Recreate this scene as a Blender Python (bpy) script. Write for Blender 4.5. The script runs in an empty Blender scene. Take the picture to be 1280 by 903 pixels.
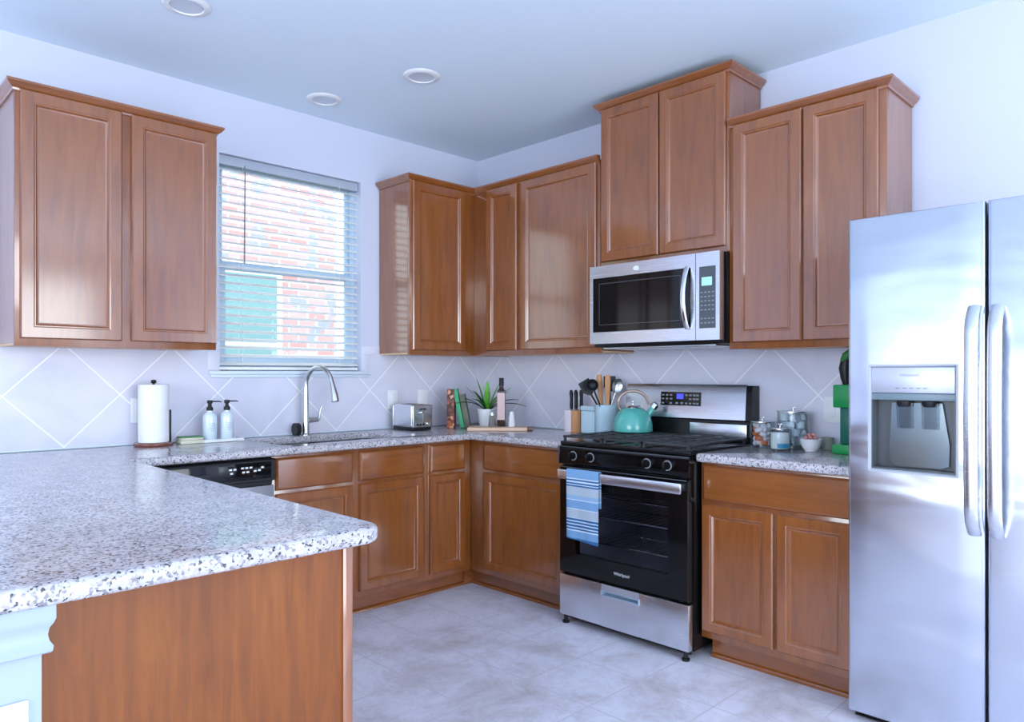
import bpy, bmesh, math, random
from mathutils import Vector, Matrix
random.seed(7)
PI = math.pi
SC = bpy.context.scene
COL = SC.collection

# ------------------------------------------------------------------ camera, world, sun, large lights, exposure
cam_d = bpy.data.cameras.new('camera')
cam = bpy.data.objects.new('camera', cam_d)
COL.objects.link(cam)
cam.location = (-3.4496, -3.8304, 1.2663)
cam.rotation_euler = (PI/2, 0, 0.7912 - PI/2)
cam_d.sensor_width = 36.0
cam_d.lens = 36.0*907.6/1280.0
cam_d.shift_x = 0.5/1280
cam_d.shift_y = (468.0-451.5)/1280.0
cam_d.clip_start = 0.02
SC.camera = cam

SC.view_settings.view_transform = 'Standard'
SC.view_settings.look = 'None'
SC.view_settings.gamma = 1.0
SC.view_settings.use_curve_mapping = False
SC.view_settings.exposure = -0.12

world = bpy.data.worlds.new('sky')
SC.world = world
world.use_nodes = True
bgn = world.node_tree.nodes['Background']
bgn.inputs[0].default_value = (0.74, 0.87, 1.0, 1)
bgn.inputs[1].default_value = 3.2

def light(name, kind, loc, rot, energy, color, **kw):
    d = bpy.data.lights.new(name, kind)
    d.energy = energy
    d.color = color
    for k, v in kw.items():
        setattr(d, k, v)
    o = bpy.data.objects.new(name, d)
    o.location = loc
    o.rotation_euler = rot
    COL.objects.link(o)
    return o

light('sun', 'SUN', (0, -3, 8), (math.radians(50), 0, math.radians(-22)), 4.6, (1.0, 0.95, 0.90), angle=0.02)
# area lamps added at unseen openings behind the camera in place of daylight
light('rear_fill_light', 'AREA', (-2.6, -7.02, 1.35), (PI/2, 0, 0), 158, (0.86, 0.93, 1.0), shape='RECTANGLE', size=3.6, size_y=2.1)
light('west_daylight', 'AREA', (-6.72, -3.1, 1.5), (0, -PI/2, 0), 115, (0.86, 0.93, 1.0), shape='RECTANGLE', size=1.7, size_y=3.0)

# ------------------------------------------------------------------ materials
def lin(r, g, b):
    f = lambda c: (c/255/12.92) if c/255 <= 0.04045 else ((c/255+0.055)/1.055)**2.4
    return (f(r), f(g), f(b), 1)

class NT:
    def __init__(s, name):
        s.m = bpy.data.materials.new(name)
        s.m.use_nodes = True
        s.t = s.m.node_tree
        s.b = s.t.nodes['Principled BSDF']
    def n(s, kind, **kw):
        nd = s.t.nodes.new(kind)
        for k, v in kw.items():
            if k in nd.inputs.keys():
                nd.inputs[k].default_value = v
            else:
                setattr(nd, k, v)
        return nd
    def l(s, a, b):
        s.t.links.new(a, b)
    def set(s, **kw):
        for k, v in kw.items():
            s.b.inputs[k.replace('_', ' ')].default_value = v
        return s

def ramp(nt, fac, stops, interp='LINEAR'):
    r = nt.n('ShaderNodeValToRGB')
    cr = r.color_ramp
    cr.interpolation = interp
    while len(cr.elements) > 1:
        cr.elements.remove(cr.elements[-1])
    cr.elements[0].position = stops[0][0]
    cr.elements[0].color = stops[0][1]
    for p, c in stops[1:]:
        e = cr.elements.new(p)
        e.color = c
    nt.l(fac, r.inputs[0])
    return r.outputs[0]

def bump(nt, h, strength, dist=0.01):
    b = nt.n('ShaderNodeBump')
    b.inputs['Strength'].default_value = strength
    b.inputs['Distance'].default_value = dist
    nt.l(h, b.inputs['Height'])
    nt.l(b.outputs[0], nt.b.inputs['Normal'])

def plain(name, col, rough=0.5, metal=0.0, coat=0.0, spec=0.5, em=None, noise=0.0):
    t = NT(name)
    t.set(Base_Color=col, Roughness=rough, Metallic=metal)
    t.b.inputs['Coat Weight'].default_value = coat
    t.b.inputs['Specular IOR Level'].default_value = spec
    if em:
        t.b.inputs['Emission Color'].default_value = col
        t.b.inputs['Emission Strength'].default_value = em
    if noise:
        tc = t.n('ShaderNodeTexCoord')
        nz = t.n('ShaderNodeTexNoise', Scale=9.0, Detail=4.0)
        t.l(tc.outputs['Object'], nz.inputs['Vector'])
        c0 = tuple(max(0, x*(1-noise)) for x in col[:3])+(1,)
        c1 = tuple(min(1, x*(1+noise)) for x in col[:3])+(1,)
        t.l(ramp(t, nz.outputs[0], [(0.3, c0), (0.7, c1)]), t.b.inputs['Base Color'])
    return t.m

def wood(name, dark, mid, light_, axis='z', rough=0.4, coat=1.0, fine=34.0):
    t = NT(name)
    tc = t.n('ShaderNodeTexCoord')
    oi = t.n('ShaderNodeObjectInfo')
    add = t.n('ShaderNodeVectorMath', operation='MULTIPLY_ADD')
    comb = t.n('ShaderNodeCombineXYZ')
    for i in range(3):
        t.l(oi.outputs['Random'], comb.inputs[i])
    t.l(comb.outputs[0], add.inputs[0])
    add.inputs[1].default_value = (13.0, 7.0, 5.0)
    t.l(tc.outputs['Object'], add.inputs[2])
    sc = {'z': (1, 1, 0.1), 'x': (0.1, 1, 1), 'y': (1, 0.1, 1)}[axis]
    mp = t.n('ShaderNodeMapping')
    mp.inputs['Scale'].default_value = sc
    t.l(add.outputs[0], mp.inputs[0])
    g = t.n('ShaderNodeTexNoise', Scale=fine, Detail=7.0, Roughness=0.62, Distortion=0.6)
    t.l(mp.outputs[0], g.inputs['Vector'])
    mp2 = t.n('ShaderNodeMapping')
    mp2.inputs['Scale'].default_value = tuple(0.3 if q < 1 else q for q in sc)
    t.l(add.outputs[0], mp2.inputs[0])
    b2 = t.n('ShaderNodeTexNoise', Scale=5.0, Detail=3.0, Distortion=1.4)
    t.l(mp2.outputs[0], b2.inputs['Vector'])
    mx = t.n('ShaderNodeMath', operation='MULTIPLY_ADD')
    t.l(g.outputs[0], mx.inputs[0])
    mx.inputs[1].default_value = 0.72
    m3 = t.n('ShaderNodeMath', operation='MULTIPLY')
    t.l(b2.outputs[0], m3.inputs[0])
    m3.inputs[1].default_value = 0.28
    t.l(m3.outputs[0], mx.inputs[2])
    t.l(ramp(t, mx.outputs[0], [(0.27, dark), (0.5, mid), (0.75, light_)]), t.b.inputs['Base Color'])
    t.set(Roughness=rough)
    t.b.inputs['Coat Weight'].default_value = coat
    t.b.inputs['Coat Roughness'].default_value = 0.13
    t.b.inputs['Coat IOR'].default_value = 1.8
    bump(t, g.outputs[0], 0.06, 0.004)
    return t.m

WOOD = wood('cherry_wood', (0.155, 0.038, 0.003, 1), (0.25, 0.069, 0.006, 1), (0.32, 0.098, 0.012, 1))
WOODX = wood('cherry_wood_across', (0.155, 0.038, 0.003, 1), (0.25, 0.069, 0.006, 1), (0.32, 0.098, 0.012, 1), axis='x')
PANELW = wood('panel_veneer', (0.12, 0.027, 0.001, 1), (0.205, 0.052, 0.002, 1), (0.28, 0.085, 0.005, 1), fine=40, coat=0.0, rough=0.5)
MAPLE = wood('maple_underside', lin(200, 160, 120), lin(222, 186, 146), lin(235, 205, 170), rough=0.5, coat=0.0)
BOARDW = wood('board_wood', lin(205, 165, 135), lin(226, 190, 162), lin(238, 210, 188), axis='x', rough=0.5, coat=0.0)
SPOONW = wood('spoon_wood', lin(170, 115, 70), lin(200, 145, 98), lin(218, 168, 120), rough=0.6, coat=0.0)
REDWOOD = wood('dark_base_wood', lin(80, 32, 20), lin(112, 50, 34), lin(140, 66, 44), axis='x', rough=0.35)

def steel(name, col=(0.74, 0.76, 0.80, 1), rough=0.26, axis='x', wav=0.0, line=1.0):
    t = NT(name)
    t.set(Metallic=1.0)
    tc = t.n('ShaderNodeTexCoord')
    mp = t.n('ShaderNodeMapping')
    mp.inputs['Scale'].default_value = {'x': (1, 60, 60), 'z': (60, 60, 1)}[axis]
    t.l(tc.outputs['Object'], mp.inputs[0])
    nz = t.n('ShaderNodeTexNoise', Scale=6.0, Detail=3.0)
    t.l(mp.outputs[0], nz.inputs['Vector'])
    c0 = tuple(x*0.97 for x in col[:3])+(1,)
    t.l(ramp(t, nz.outputs[0], [(0.3, c0), (0.7, col)]), t.b.inputs['Base Color'])
    mr = t.n('ShaderNodeMapRange')
    mr.inputs['To Min'].default_value = rough-0.02
    mr.inputs['To Max'].default_value = rough+0.03
    t.l(nz.outputs[0], mr.inputs[0])
    t.l(mr.outputs[0], t.b.inputs['Roughness'])
    if wav:
        mp3 = t.n('ShaderNodeMapping')
        mp3.inputs['Scale'].default_value = (0.9, 0.9, 2.6)
        t.l(tc.outputs['Object'], mp3.inputs[0])
        n2 = t.n('ShaderNodeTexNoise', Scale=1.6, Detail=1.5, Distortion=0.5)
        t.l(mp3.outputs[0], n2.inputs['Vector'])
        bump(t, n2.outputs[0], wav, 0.03)
    return t.m

STEEL = steel('brushed_steel')
STEELF = steel('fridge_steel', (0.62, 0.65, 0.72, 1), 0.25, 'x', wav=0.6)
CHROME = plain('chrome', (0.78, 0.8, 0.82, 1), 0.12, 1.0)
NICKEL = plain('brushed_nickel', (0.62, 0.63, 0.62, 1), 0.25, 1.0)
IRON = plain('cast_iron', (0.035, 0.038, 0.042, 1), 0.42, noise=0.3)
BLACKG = plain('black_gloss', (0.004, 0.004, 0.005, 1), 0.06, spec=0.4)
BLACKE = plain('black_enamel', (0.006, 0.006, 0.007, 1), 0.22, spec=0.3)
BLACKP = plain('black_plastic', (0.012, 0.012, 0.014, 1), 0.4, spec=0.3)
BLACKM = plain('black_matte', (0.012, 0.011, 0.011, 1), 0.75)
GREYP = plain('grey_plastic', (0.42, 0.45, 0.5, 1), 0.35)
DGREY = plain('dark_grey_plastic', (0.075, 0.085, 0.095, 1), 0.3)
MARKW = plain('mark_white', (0.75, 0.77, 0.8, 1), 0.5)
MARKG = plain('mark_grey', (0.25, 0.27, 0.3, 1), 0.5)
WHITEP = plain('white_plastic', (0.80, 0.82, 0.84, 1), 0.35)
BLINDW = plain('blind_white', (0.88, 0.89, 0.87, 1), 0.45)
CERAM = plain('white_ceramic', (0.84, 0.85, 0.88, 1), 0.15, coat=0.5)
PAPER = plain('paper_towel', (0.88, 0.88, 0.91, 1), 0.9, noise=0.03)
TRIMW = plain('trim_white', lin(214, 226, 238), 0.4)
PONYM = plain('pony_wall_paint', lin(162, 176, 192), 0.5)
TEAL = plain('teal_enamel', lin(86, 178, 168), 0.22, coat=0.4)
GREENP = plain('green_plastic', lin(20, 140, 70), 0.3)
DKGREEN = plain('dark_green_plastic', lin(10, 92, 78), 0.3)
LEAFD = plain('leaf_dark', lin(34, 82, 38), 0.4, noise=0.3)
LEAFL = plain('leaf_light', lin(92, 168, 52), 0.4, noise=0.25)
BLUEC = plain('pale_blue_ceramic', lin(190, 216, 228), 0.3, noise=0.03)
STONEP = plain('pale_marble', lin(222, 210, 216), 0.4, noise=0.06)
LABELP = plain('bottle_label', lin(214, 184, 182), 0.6)
BOTTLEG = plain('dark_bottle_glass', (0.03, 0.014, 0.008, 1), 0.08, coat=0.5)
POWDER = plain('white_powder', (0.85, 0.85, 0.86, 1), 0.9)
BLUEL = plain('blue_label', lin(40, 130, 165), 0.5)
PINKC = plain('pink_candy', lin(225, 150, 145), 0.5)
ORANGEC = plain('orange_wrapper', lin(214, 112, 62), 0.45)
WRAPC = plain('white_wrapper', lin(232, 226, 232), 0.4)
PODC = plain('white_pod', lin(222, 232, 242), 0.4)
SPONGEY = plain('sponge_cream', lin(214, 212, 190), 0.95, noise=0.08)
SPONGEG = plain('sponge_green', lin(88, 140, 92), 0.95, noise=0.1)
BOOKG = plain('book_green', lin(56, 158, 108), 0.5, noise=0.12)
PAGES = plain('book_pages', lin(222, 214, 196), 0.9)
SPRAYB = plain('bluish_white_glaze', lin(214, 228, 240), 0.2, coat=0.4)
DISPB = plain('lcd_blue', (0.05, 0.06, 0.75, 1), 0.4, em=1.2)
DISPC = plain('lcd_cyan', (0.35, 0.70, 0.78, 1), 0.4, em=0.45)
HEADR = plain('headrail_shaded', lin(176, 186, 200), 0.5)  # grey carries the shade at the top of the window recess
SASH = plain('sash_vinyl', lin(190, 212, 232), 0.4)
PULLB = plain('recess_blue', (0.50, 0.62, 0.72, 1), 0.3, 0.6)  # even pale blue of the drawer's recessed pull
FROST = plain('frosted_diffuser', (0.62, 0.68, 0.78, 1), 0.35)
CAVITY = plain('oven_enamel', (0.34, 0.35, 0.40, 1), 0.3)

def bookmat():
    t = NT('patterned_spine')
    tc = t.n('ShaderNodeTexCoord')
    v = t.n('ShaderNodeTexVoronoi', Scale=55.0)
    t.l(tc.outputs['Object'], v.inputs['Vector'])
    t.l(ramp(t, v.outputs['Color'], [(0.2, lin(70, 38, 26)), (0.4, lin(176, 92, 60)), (0.6, lin(120, 60, 48)), (0.8, lin(212, 150, 118))], 'CONSTANT'), t.b.inputs['Base Color'])
    t.set(Roughness=0.5)
    return t.m
BOOKO = bookmat()

def glass(name, tint=(1, 1, 1, 1), refl=1.0, rough=0.02):
    m = bpy.data.materials.new(name)
    m.use_nodes = True
    t = m.node_tree
    t.nodes.clear()
    out = t.nodes.new('ShaderNodeOutputMaterial')
    tr = t.nodes.new('ShaderNodeBsdfTransparent')
    tr.inputs[0].default_value = tint
    gl = t.nodes.new('ShaderNodeBsdfGlossy')
    gl.inputs['Roughness'].default_value = rough
    lw = t.nodes.new('ShaderNodeLayerWeight')
    lw.inputs['Blend'].default_value = 0.5
    pw_ = t.nodes.new('ShaderNodeMath')
    pw_.operation = 'POWER'
    pw_.inputs[1].default_value = 4.0
    t.links.new(lw.outputs['Facing'], pw_.inputs[0])
    mu = t.nodes.new('ShaderNodeMath')
    mu.operation = 'MULTIPLY_ADD'
    mu.inputs[1].default_value = 0.6*refl
    mu.inputs[2].default_value = 0.045*refl
    mx = t.nodes.new('ShaderNodeMixShader')
    t.links.new(pw_.outputs[0], mu.inputs[0])
    t.links.new(mu.outputs[0], mx.inputs[0])
    t.links.new(tr.outputs[0], mx.inputs[1])
    t.links.new(gl.outputs[0], mx.inputs[2])
    t.links.new(mx.outputs[0], out.inputs[0])
    return m
GLASS = glass('clear_glass', (0.93, 0.96, 0.96, 1), 1.3)
WGLASS = glass('window_glass', (0.96, 0.98, 0.98, 1), 0.8)
OGLASS = glass('tinted_oven_glass', (0.66, 0.66, 0.70, 1), 0.6)
DGLASS = glass('clear_plastic', (0.75, 0.80, 0.82, 1), 2.0, 0.08)

def wallpaint(name, col, rough=0.6):
    t = NT(name)
    tc = t.n('ShaderNodeTexCoord')
    nz = t.n('ShaderNodeTexNoise', Scale=70.0, Detail=3.0)
    t.l(tc.outputs['Object'], nz.inputs['Vector'])
    t.set(Base_Color=col, Roughness=rough)
    bump(t, nz.outputs[0], 0.12, 0.004)
    return t.m
WALLM = wallpaint('wall_paint', (0.62, 0.65, 0.78, 1))
CEILM = wallpaint('ceiling_paint', (0.74, 0.86, 0.97, 1), 0.8)

def granite():
    t = NT('speckled_granite')
    tc = t.n('ShaderNodeTexCoord')
    v1 = t.n('ShaderNodeTexVoronoi', Scale=185.0)
    n0 = t.n('ShaderNodeTexNoise', Scale=60.0, Detail=2.0)
    t.l(tc.outputs['Object'], n0.inputs['Vector'])
    mixv = t.n('ShaderNodeMix', data_type='VECTOR')
    mixv.inputs[0].default_value = 0.015
    t.l(tc.outputs['Object'], mixv.inputs[4])
    t.l(n0.outputs['Color'], mixv.inputs[5])
    t.l(mixv.outputs[1], v1.inputs['Vector'])
    base = ramp(t, v1.outputs['Color'], [(0.0, lin(190, 188, 194)), (0.30, lin(190, 184, 188)), (0.48, lin(140, 137, 143)), (0.60, lin(204, 202, 208)), (0.75, lin(178, 171, 172)), (0.86, lin(190, 188, 196))], 'CONSTANT')
    v2 = t.n('ShaderNodeTexVoronoi', Scale=210.0)
    off = t.n('ShaderNodeVectorMath', operation='ADD')
    off.inputs[1].default_value = (3.3, 1.7, 2.1)
    t.l(mixv.outputs[1], off.inputs[0])
    t.l(off.outputs[0], v2.inputs['Vector'])
    dk = ramp(t, v2.outputs['Color'], [(0.0, (1, 1, 1, 1)), (0.19, (0, 0, 0, 1))], 'CONSTANT')
    mx = t.n('ShaderNodeMix', data_type='RGBA')
    t.l(dk, mx.inputs[0])
    t.l(base, mx.inputs[6])
    mx.inputs[7].default_value = lin(72, 68, 72)
    big = t.n('ShaderNodeTexNoise', Scale=14.0, Detail=4.0)
    t.l(tc.outputs['Object'], big.inputs['Vector'])
    m2 = t.n('ShaderNodeMix', data_type='RGBA')
    m2.blend_type = 'MULTIPLY'
    m2.inputs[0].default_value = 0.5
    t.l(mx.outputs[2], m2.inputs[6])
    t.l(ramp(t, big.outputs[0], [(0.35, (0.72, 0.70, 0.70, 1)), (0.6, (1, 1, 1, 1))]), m2.inputs[7])
    t.l(m2.outputs[2], t.b.inputs['Base Color'])
    t.set(Roughness=0.12)
    t.b.inputs['Specular IOR Level'].default_value = 0.6
    return t.m
GRANITE = granite()

def tilelines(t, p, q, size, half):
    """1 inside grout, 0 in tile; p,q value sockets"""
    outs = []
    for s in (p, q):
        md = t.n('ShaderNodeMath', operation='PINGPONG')
        t.l(s, md.inputs[0])
        md.inputs[1].default_value = size/2
        # pingpong gives distance to nearest multiple of size
        lt = t.n('ShaderNodeMapRange')
        lt.inputs['From Min'].default_value = half
        lt.inputs['From Max'].default_value = half*1.8
        lt.inputs['To Min'].default_value = 1
        lt.inputs['To Max'].default_value = 0
        t.l(md.outputs[0], lt.inputs[0])
        outs.append(lt.outputs[0])
    mx = t.n('ShaderNodeMath', operation='MAXIMUM')
    t.l(outs[0], mx.inputs[0])
    t.l(outs[1], mx.inputs[1])
    return mx.outputs[0]

def lincomb(t, sep, cs, k):
    """cs . xyz + k"""
    cur = None
    for i, cc in enumerate(cs):
        if cc == 0:
            continue
        m = t.n('ShaderNodeMath', operation='MULTIPLY_ADD')
        t.l(sep.outputs[i], m.inputs[0])
        m.inputs[1].default_value = cc
        if cur is None:
            m.inputs[2].default_value = k
        else:
            t.l(cur, m.inputs[2])
        cur = m.outputs[0]
    return cur

def splash(name, ax, ph):
    """diagonal square tile; ax 0: along x, 1: along y; ph: a lattice vertex (along, z)"""
    t = NT(name)
    tc = t.n('ShaderNodeTexCoord')
    sp = t.n('ShaderNodeSeparateXYZ')
    t.l(tc.outputs['Object'], sp.inputs[0])
    r = math.sqrt(0.5)
    a = [0, 0, r]
    a[ax] = r
    b = [0, 0, r]
    b[ax] = -r
    OFF = 40*0.3353
    P = lincomb(t, sp, a, -(ph[0]+ph[1])*r + OFF)
    Q = lincomb(t, sp, b, -(ph[1]-ph[0])*r + OFF)
    g = tilelines(t, P, Q, 0.3353, 0.0022)
    nz = t.n('ShaderNodeTexNoise', Scale=3.2, Detail=5.0, Distortion=0.8)
    t.l(tc.outputs['Object'], nz.inputs['Vector'])
    base = ramp(t, nz.outputs[0], [(0.3, (0.60, 0.61, 0.72, 1)), (0.5, (0.67, 0.67, 0.78, 1)), (0.7, (0.72, 0.70, 0.79, 1))])
    mx = t.n('ShaderNodeMix', data_type='RGBA')
    t.l(g, mx.inputs[0])
    t.l(base, mx.inputs[6])
    mx.inputs[7].default_value = (0.90, 0.90, 0.92, 1)
    t.l(mx.outputs[2], t.b.inputs['Base Color'])
    t.set(Roughness=0.35)
    inv = t.n('ShaderNodeMath', operation='SUBTRACT')
    inv.inputs[0].default_value = 1
    t.l(g, inv.inputs[1])
    bump(t, inv.outputs[0], 0.25, 0.002)
    return t.m
SPL = splash('backsplash_tile_back', 0, (-0.433, 1.168))
SPR = splash('backsplash_tile_right', 1, (-0.512, 1.168))
TILEB = plain('border_tile', (0.70, 0.70, 0.80, 1), 0.35, noise=0.05)

def floormat():
    t = NT('floor_tile')
    tc = t.n('ShaderNodeTexCoord')
    sp = t.n('ShaderNodeSeparateXYZ')
    t.l(tc.outputs['Object'], sp.inputs[0])
    S = 0.335
    P = lincomb(t, sp, [1, 0, 0], 1.632+S*60)
    Q = lincomb(t, sp, [0, 1, 0], 1.400+S*60)
    g = tilelines(t, P, Q, S, 0.0025)
    n1 = t.n('ShaderNodeTexNoise', Scale=3.0, Detail=8.0, Roughness=0.68, Distortion=0.35)
    t.l(tc.outputs['Object'], n1.inputs['Vector'])
    base = ramp(t, n1.outputs[0], [(0.30, (0.52, 0.48, 0.50, 1)), (0.42, (0.64, 0.61, 0.68, 1)), (0.52, (0.74, 0.73, 0.84, 1)), (0.66, (0.79, 0.79, 0.90, 1))])
    n2 = t.n('ShaderNodeTexNoise', Scale=7.0, Detail=9.0, Roughness=0.75, Distortion=0.9)
    t.l(tc.outputs['Object'], n2.inputs['Vector'])
    vein = ramp(t, n2.outputs[0], [(0.44, (1, 1, 1, 1)), (0.48, (0.88, 0.85, 0.84, 1)), (0.52, (1, 1, 1, 1))])
    m2 = t.n('ShaderNodeMix', data_type='RGBA')
    m2.blend_type = 'MULTIPLY'
    m2.inputs[0].default_value = 0.8
    t.l(base, m2.inputs[6])
    t.l(vein, m2.inputs[7])
    mx = t.n('ShaderNodeMix', data_type='RGBA')
    t.l(g, mx.inputs[0])
    t.l(m2.outputs[2], mx.inputs[6])
    mx.inputs[7].default_value = (0.62, 0.59, 0.65, 1)
    t.l(mx.outputs[2], t.b.inputs['Base Color'])
    t.set(Roughness=0.42)
    return t.m
FLOORM = floormat()

def brickmat():
    t = NT('house_brick')
    tc = t.n('ShaderNodeTexCoord')
    sp = t.n('ShaderNodeSeparateXYZ')
    t.l(tc.outputs['Object'], sp.inputs[0])
    cb = t.n('ShaderNodeCombineXYZ')
    t.l(sp.outputs[0], cb.inputs[0])
    t.l(sp.outputs[2], cb.inputs[1])
    b = t.n('ShaderNodeTexBrick')
    b.inputs['Scale'].default_value = 1.0
    b.inputs['Brick Width'].default_value = 0.21
    b.inputs['Row Height'].default_value = 0.075
    b.inputs['Mortar Size'].default_value = 0.010
    b.inputs['Color1'].default_value = (0.46, 0.24, 0.235, 1)
    b.inputs['Color2'].default_value = (0.53, 0.35, 0.35, 1)
    b.inputs['Mortar'].default_value = (0.60, 0.54, 0.57, 1)
    t.l(cb.outputs[0], b.inputs['Vector'])
    # some bluish dark bricks
    n = t.n('ShaderNodeTexNoise', Scale=5.0, Detail=0.0)
    t.l(cb.outputs[0], n.inputs['Vector'])
    f = ramp(t, n.outputs[0], [(0.60, (0, 0, 0, 1)), (0.64, (1, 1, 1, 1))])
    iv = t.n('ShaderNodeMath', operation='SUBTRACT')
    iv.inputs[0].default_value = 1
    t.l(b.outputs['Fac'], iv.inputs[1])
    mm = t.n('ShaderNodeMath', operation='MULTIPLY')
    t.l(f, mm.inputs[0])
    t.l(iv.outputs[0], mm.inputs[1])
    mx = t.n('ShaderNodeMix', data_type='RGBA')
    t.l(mm.outputs[0], mx.inputs[0])
    t.l(b.outputs['Color'], mx.inputs[6])
    mx.inputs[7].default_value = (0.30, 0.32, 0.40, 1)
    t.l(mx.outputs[2], t.b.inputs['Base Color'])
    t.set(Roughness=0.9)
    return t.m
BRICK = brickmat()
EXTG = plain('ext_window_glass', lin(106, 146, 150), 0.15, coat=0.3)
LAWN = plain('lawn', (0.16, 0.22, 0.08, 1), 0.95, noise=0.3)

def towelmat():
    t = NT('striped_towel')
    tc = t.n('ShaderNodeTexCoord')
    sp = t.n('ShaderNodeSeparateXYZ')
    t.l(tc.outputs['Object'], sp.inputs[0])
    mr = t.n('ShaderNodeMapRange')
    mr.inputs['From Min'].default_value = 0.0
    mr.inputs['From Max'].default_value = -0.345
    t.l(sp.outputs[2], mr.inputs[0])
    A = lin(122, 164, 206)
    B = lin(52, 104, 156)
    W = lin(205, 222, 236)
    G = lin(176, 190, 204)
    L = lin(146, 180, 214)
    st = [(0, A), (0.12, W), (0.135, B), (0.16, W), (0.18, B), (0.205, W), (0.215, B), (0.24, G), (0.36, L), (0.42, W), (0.43, A), (0.55, W), (0.56, G), (0.68, W), (0.69, B), (0.72, W), (0.735, B), (0.765, W), (0.78, B), (0.81, W), (0.825, B), (0.85, W), (0.87, A), (0.97, B)]
    t.l(ramp(t, mr.outputs[0], st, 'CONSTANT'), t.b.inputs['Base Color'])
    nz = t.n('ShaderNodeTexNoise', Scale=350.0)
    t.l(tc.outputs['Object'], nz.inputs['Vector'])
    bump(t, nz.outputs[0], 0.4, 0.002)
    t.set(Roughness=0.95)
    return t.m
TOWEL = towelmat()

# ------------------------------------------------------------------ mesh helpers
def box(bm, x0, x1, y0, y1, z0, z1, bev=0.0, seg=2):
    x0, x1 = min(x0, x1), max(x0, x1)
    y0, y1 = min(y0, y1), max(y0, y1)
    z0, z1 = min(z0, z1), max(z0, z1)
    r = bmesh.ops.create_cube(bm, size=1.0)
    vs = r['verts']
    for v in vs:
        v.co = Vector(((x0+x1)/2+v.co.x*(x1-x0), (y0+y1)/2+v.co.y*(y1-y0), (z0+z1)/2+v.co.z*(z1-z0)))
    if bev > 0:
        es = list({e for v in vs for e in v.link_edges})
        bmesh.ops.bevel(bm, geom=es, offset=bev, segments=seg, profile=0.5, affect='EDGES')
    return bm

def lathe(bm, prof, cx=0, cy=0, cz=0, seg=32, sx=1, sy=1):
    """prof: (r,z) list from bottom to top; closed at ends if r==0"""
    rings = []
    for r, z in prof:
        if r <= 1e-6:
            rings.append([bm.verts.new((cx, cy, cz+z))])
        else:
            rings.append([bm.verts.new((cx+r*sx*math.cos(2*PI*i/seg), cy+r*sy*math.sin(2*PI*i/seg), cz+z)) for i in range(seg)])
    for a, b in zip(rings, rings[1:]):
        if len(a) == 1 and len(b) == 1:
            continue
        for i in range(seg):
            j = (i+1) % seg
            if len(a) == 1:
                bm.faces.new((a[0], b[j], b[i]))
            elif len(b) == 1:
                bm.faces.new((a[i], a[j], b[0]))
            else:
                bm.faces.new((a[i], a[j], b[j], b[i]))
    return bm

def cyl(bm, p0, p1, r0, r1=None, seg=20):
    tube(bm, [p0, p1], [r0, r0 if r1 is None else r1], seg)
    return bm

def tube(bm, pts, rad, seg=14, flat=1.0, up=None):
    pts = [Vector(p) for p in pts]
    if not isinstance(rad, (list, tuple)):
        rad = [rad]*len(pts)
    rings = []
    pu = None
    for i, p in enumerate(pts):
        d = (pts[min(i+1, len(pts)-1)]-pts[max(i-1, 0)]).normalized()
        if pu is None:
            ref = Vector(up) if up else (Vector((0, 0, 1)) if abs(d.z) < 0.9 else Vector((1, 0, 0)))
        else:
            ref = pu
        u = (ref-d*ref.dot(d)).normalized()
        pu = u
        w = d.cross(u)
        rings.append([bm.verts.new(p+(u*math.cos(2*PI*k/seg)+w*math.sin(2*PI*k/seg)*flat)*rad[i]) for k in range(seg)])
    for a, b in zip(rings, rings[1:]):
        for k in range(seg):
            j = (k+1) % seg
            bm.faces.new((a[k], a[j], b[j], b[k]))
    bm.faces.new(rings[0][::-1])
    bm.faces.new(rings[-1])
    return bm

def prism(bm, poly, axis, a0, a1):
    """poly: 2D list; axis 'x': (y,z), 'y': (x,z), 'z': (x,y)"""
    def mk(p, a):
        return {'x': (a, p[0], p[1]), 'y': (p[0], a, p[1]), 'z': (p[0], p[1], a)}[axis]
    v0 = [bm.verts.new(mk(p, a0)) for p in poly]
    v1 = [bm.verts.new(mk(p, a1)) for p in poly]
    bm.faces.new(v0)
    bm.faces.new(v1[::-1])
    n = len(poly)
    for i in range(n):
        j = (i+1) % n
        bm.faces.new((v0[i], v1[i], v1[j], v0[j]))
    return bm

def sweep(bm, path, prof):
    """mitred moulding: path [(x,y)] with the outside on its right hand; prof [(out,z)] closed"""
    n = len(path)
    P = [Vector(p) for p in path]
    rings = []
    for i in range(n):
        ns = []
        if i > 0:
            d = (P[i]-P[i-1]).normalized()
            ns.append(Vector((d.y, -d.x)))
        if i < n-1:
            d = (P[i+1]-P[i]).normalized()
            ns.append(Vector((d.y, -d.x)))
        m = ns[0] if len(ns) == 1 else (ns[0]+ns[1])/(1+ns[0].dot(ns[1]))
        rings.append([bm.verts.new((P[i].x+m.x*o, P[i].y+m.y*o, z)) for o, z in prof])
    k = len(prof)
    for a, b in zip(rings, rings[1:]):
        for i in range(k):
            j = (i+1) % k
            bm.faces.new((a[i], a[j], b[j], b[i]))
    bm.faces.new(rings[0])
    bm.faces.new(rings[-1][::-1])
    return bm

def loops(bm, x0, x1, z0, z1, rings, cap=True, back=None):
    """nested rectangular rings in the xz plane facing -y; rings [(inset, y)]"""
    vs = []
    for ins, y in rings:
        vs.append([bm.verts.new(c) for c in ((x0+ins, y, z0+ins), (x1-ins, y, z0+ins), (x1-ins, y, z1-ins), (x0+ins, y, z1-ins))])
    for a, b in zip(vs, vs[1:]):
        for i in range(4):
            j = (i+1) % 4
            bm.faces.new((a[i], a[j], b[j], b[i]))
    if cap:
        bm.faces.new(vs[-1])
    return bm

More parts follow.
